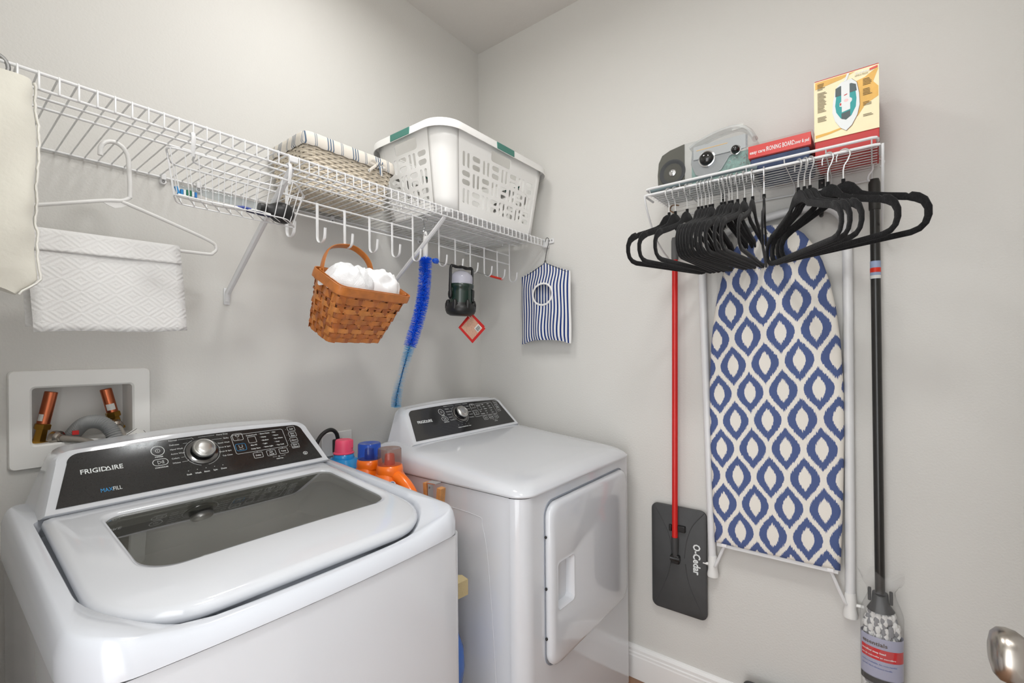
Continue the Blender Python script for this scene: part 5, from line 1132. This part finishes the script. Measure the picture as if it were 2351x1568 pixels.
# ------------------------------------------------------------------ red flat mop
t = thing('flat_mop', 'flat mop with a red pole and dark grey plate hanging on the right wall', 'mop', (-.035, -.965, .31))
pm('mop_red', (204, 28, 24), .3, coat=.2); pm('mop_grey', (64, 65, 66), .55, var=(20, .1)); pm('grip_grey', (92, 92, 92), .6)
obj('pole', B().cyl((-.036, -.971, 1.600), (-.036, -.962, .588), .0103, 16), 'mop_red', t)
obj('grip', B().tube([(-.036, -.971, 1.592), (-.036, -.971, 1.60), (-.036, -.9715, 1.660), (-.036, -.9715, 1.672)], [.011, .0125, .0125, .010], 14), 'grip_grey', t)
obj('hang_loop', B().tube(spline([(-.036, -.9715, 1.668), (-.040, -.985, 1.70), (-.045, -.99, 1.735), (-.045, -.975, 1.757), (-.045, -.958, 1.772), (-.045, -.968, 1.788), (-.045, -.99, 1.782)], 5), .0026, 8), pm('bronze', (150, 122, 100), .35, metal=.9), t)
mp = basis((0, -1, 0), (0, 0, 1), (-1, 0, 0), (-.020, 0, 0))    # u=-y, v=z, out of wall
pr = lambda k, o: [(u, v, o) for u, v in rrect(.872+k, 1.068-k, .316+k, .700-k, .022, 5)]
b = B(); b.loft([pr(.002, -.010), pr(0, -.004), pr(0, .004), pr(.004, .0065)], True, True, True, mp); pl_ = obj('mop_plate', b, 'mop_grey', t, angle=40)
for (pts) in ([(.880, .692), (.915, .64), (.940, .58), (.945, .52)], [(1.060, .692), (1.02, .64), (1.0, .58), (.992, .52)], [(.995, .50), (1.005, .44), (1.03, .38), (1.058, .325)], [(.945, .50), (.93, .44), (.905, .38), (.880, .325)]):
    obj('moulded_rib', B().tube(spline([(u, v, .0062) for u, v in pts], 5), .0016, 6, m=mp), 'mop_grey', pl_)
obj('socket', B().tube([(-.036, -.962, .592), (-.036, -.962, .545), (-.034, -.962, .52)], [.0125, .012, .008], 12), 'mop_grey', t)
obj('joint', B().box((-.032, -.962, .512), (.02, .030, .030)), 'black_plastic', t, bevel=.003); obj('joint_cap', B().cyl((-.034, -.945, .514), (-.034, -.979, .514), .010, 12), 'black_gloss', t)
obj('stiff_brush', B().box((-.032, -.985, .625), (.014, .026, .022)).box((-.032, -.945, .622), (.010, .010, .022)), 'black_plastic', t, bevel=.002)
tb = B(); tb.text('O-Cedar', .034, mp @ T(1.0235, .580, .0068) @ RZ(-PI/2), 'LEFT', .0010, .86); tag(obj('brand_print', tb, 'print_white', pl_, smooth=False), kind='stuff')

# ------------------------------------------------------------------ black string mop still in its bag
t = thing('string_mop', 'black pole mop with grey and white strands in a clear bag', 'mop', (-.04, -1.54, .1))
pm('pole_black', (34, 33, 31), .3, coat=.2)
obj('pole', B().cyl((-.042, -1.5385, 1.67), (-.042, -1.543, .50), .0118, 16), 'pole_black', t)
obj('grip', B().tube([(-.042, -1.5385, 1.66), (-.042, -1.5385, 1.665), (-.042, -1.538, 1.735), (-.042, -1.538, 1.747)], [.0132, .0138, .0138, .011], 14), pm('grip_black', (46, 45, 42), .5), t)
obj('pole_label', B().lathe([(.0124, 0), (.0124, .050)], 20, T(-.042, -1.539, 1.464), cap0=False, cap1=False), pm('label_sky', (150, 166, 196), .5), t)
obj('label_stripe', B().lathe([(.0126, 0), (.0126, .013)], 20, T(-.042, -1.539, 1.482), cap0=False, cap1=False), 'red_orange', t)
obj('label_band', B().lathe([(.0126, 0), (.0126, .009)], 20, T(-.042, -1.539, 1.4645), cap0=False, cap1=False), 'sticker', t)
ck = obj('clamp', B().loft and (lambda b: (b.tube([(-.045, -1.543, .575), (-.045, -1.543, .548), (-.045, -1.544, .528)], [.018, .020, .032], 14), b)[1])(B()), pm('clamp_black', (44, 44, 45), .5), t)
for s_ in (-1, 1): obj('clamp_ear', B().box((-.045, -1.543+s_*.024, .566), (.016, .008, .034)), 'clamp_black', t, bevel=.002)
pm('strand_white', (228, 228, 226), .9, bump=(200, .6)); pm('strand_grey', (140, 141, 144), .9, bump=(200, .6))
rnd = random.Random(21)
for nm, mt_, k0 in (('white_strands', 'strand_white', 0), ('grey_strands', 'strand_grey', 1)):
    b = B()
    for k in range(26):
        a = 2*PI*k/26+k0*.12; rr_ = 1.0 if k % 2 == k0 else .82
        if k0 == 1: rr_ -= .06
        for z in range(30):
            zz = .515-.0165*z+rnd.uniform(-.004, .004)+.007*(k % 2); w = min(1, .72+z*.14)
            if rnd.random() < .25: continue
            b.sph((-.047+.0225*rr_*w*cos(a)+rnd.uniform(-.002, .002), -1.545+.0365*rr_*w*sin(a+.012*z), zz), 1, 8, (.0074, .0076, .0115))
    tag(obj(nm, b, mt_, t), kind='stuff')
clear('bag_film', (252, 252, 252), .12, 1.3, body=.05)
def film(u, v):
    a = 2*PI*u; z = .63-.56*v; w = 1.0 if v > .2 else (.62+.38*sstep(.08, .2, v)) if v > .08 else .62+.5*(1-v/.08)
    w *= 1+.02*sin(7*a+9*v)+(.10*sin(5*a) if v < .1 else 0)
    return (-.049+.033*w*cos(a)*(1 if v > .1 else .5), -1.546+.048*w*sin(a), z+(.012*sin(5*a) if v < .05 else 0))
b = B(); b.grid(film, 48, 40, wrap=True); obj('clear_bag', b, 'bag_film', t, angle=50)
def band(z0, z1, mat, nm, a0=0, a1=2*PI, off=0.0):
    def fn(u, v):
        a = a0+(a1-a0)*u; return (-.0485+(.0325+off)*cos(a), -1.5455+(.0475+off)*sin(a), z0+(z1-z0)*v)
    return obj(nm, B().grid(fn, 32, 1), mat, t)
lb_ = band(.348, .462, pm('label_lilac', (172, 174, 196), .5), 'paper_sleeve'); band(.332, .350, 'clamp_black', 'sleeve_edge')
band(.400, .432, pm('label_red', (204, 52, 56), .5), 'red_panel', PI*.62, PI*1.42, .0006)
def wraptext(s, z, size, col, a0, nm, bold=.0002, sx=1.0):
    b = B(); b.text(s, size, M.Identity(4), 'LEFT', bold, sx)
    for v in b.bm.verts:
        a = a0+v.co.x/.043; v.co = V((-.0485+.0336*cos(a), -1.5455+.0486*sin(a), z+v.co.y))
    tag(obj(nm, b, col, lb_, smooth=False), kind='stuff')
wraptext('essentials', .440, .0150, 'print_dark', PI*.66, 'printed_name'); wraptext('microfiber mop head', .419, .0066, 'print_white', PI*.64, 'printed_line'); wraptext('tete de vadrouille en microfibre', .407, .0060, 'print_white', PI*.64, 'printed_line', 0.0001)
wraptext('machine washable, fits most handles', .388, .0055, 'label_blue', PI*.64, 'printed_line', 0.0); wraptext('use with 36 in threaded handle', .377, .0055, 'label_blue', PI*.64, 'printed_line', 0.0)
t = thing('s_hook', 'white S hook at the right end of the rack holding the black pole', 'hook', (-.05, -1.54, 1.76))
obj('wire', B().tube(spline([(-.052, -1.552, 1.776), (-.050, -1.560, 1.790), (-.050, -1.548, 1.7990), (-.050, -1.536, 1.788), (-.050, -1.534, 1.772), (-.049, -1.526, 1.760), (-.047, -1.524, 1.748), (-.046, -1.532, 1.7405)], 6), .0026, 8), 'wire_white', t)

# dark plate standing on the floor, its top corner in frame
pr = lambda k, o: [(u, v, o) for u, v in rrect(1.186+k, 1.420-k, .004+k, .184-k, .02, 5)]
b = B(); b.loft([pr(.002, 0), pr(0, .004), pr(0, .012), pr(.003, .015)], True, True, True, basis((0, -1, 0), (.12, 0, .993), (-1, 0, 0), (-.066, 0, 0)))
t = thing('dustpan_plate', 'dark grey flat plate leaning on the baseboard below the ironing board', 'mop plate', (-.06, -1.30, 0)); obj('plate', b, 'mop_grey', t)
obj('plate_rib', B().tube([(-.062, -1.20, .16), (-.078, -1.30, .06)], .002, 6), 'mop_grey', t)
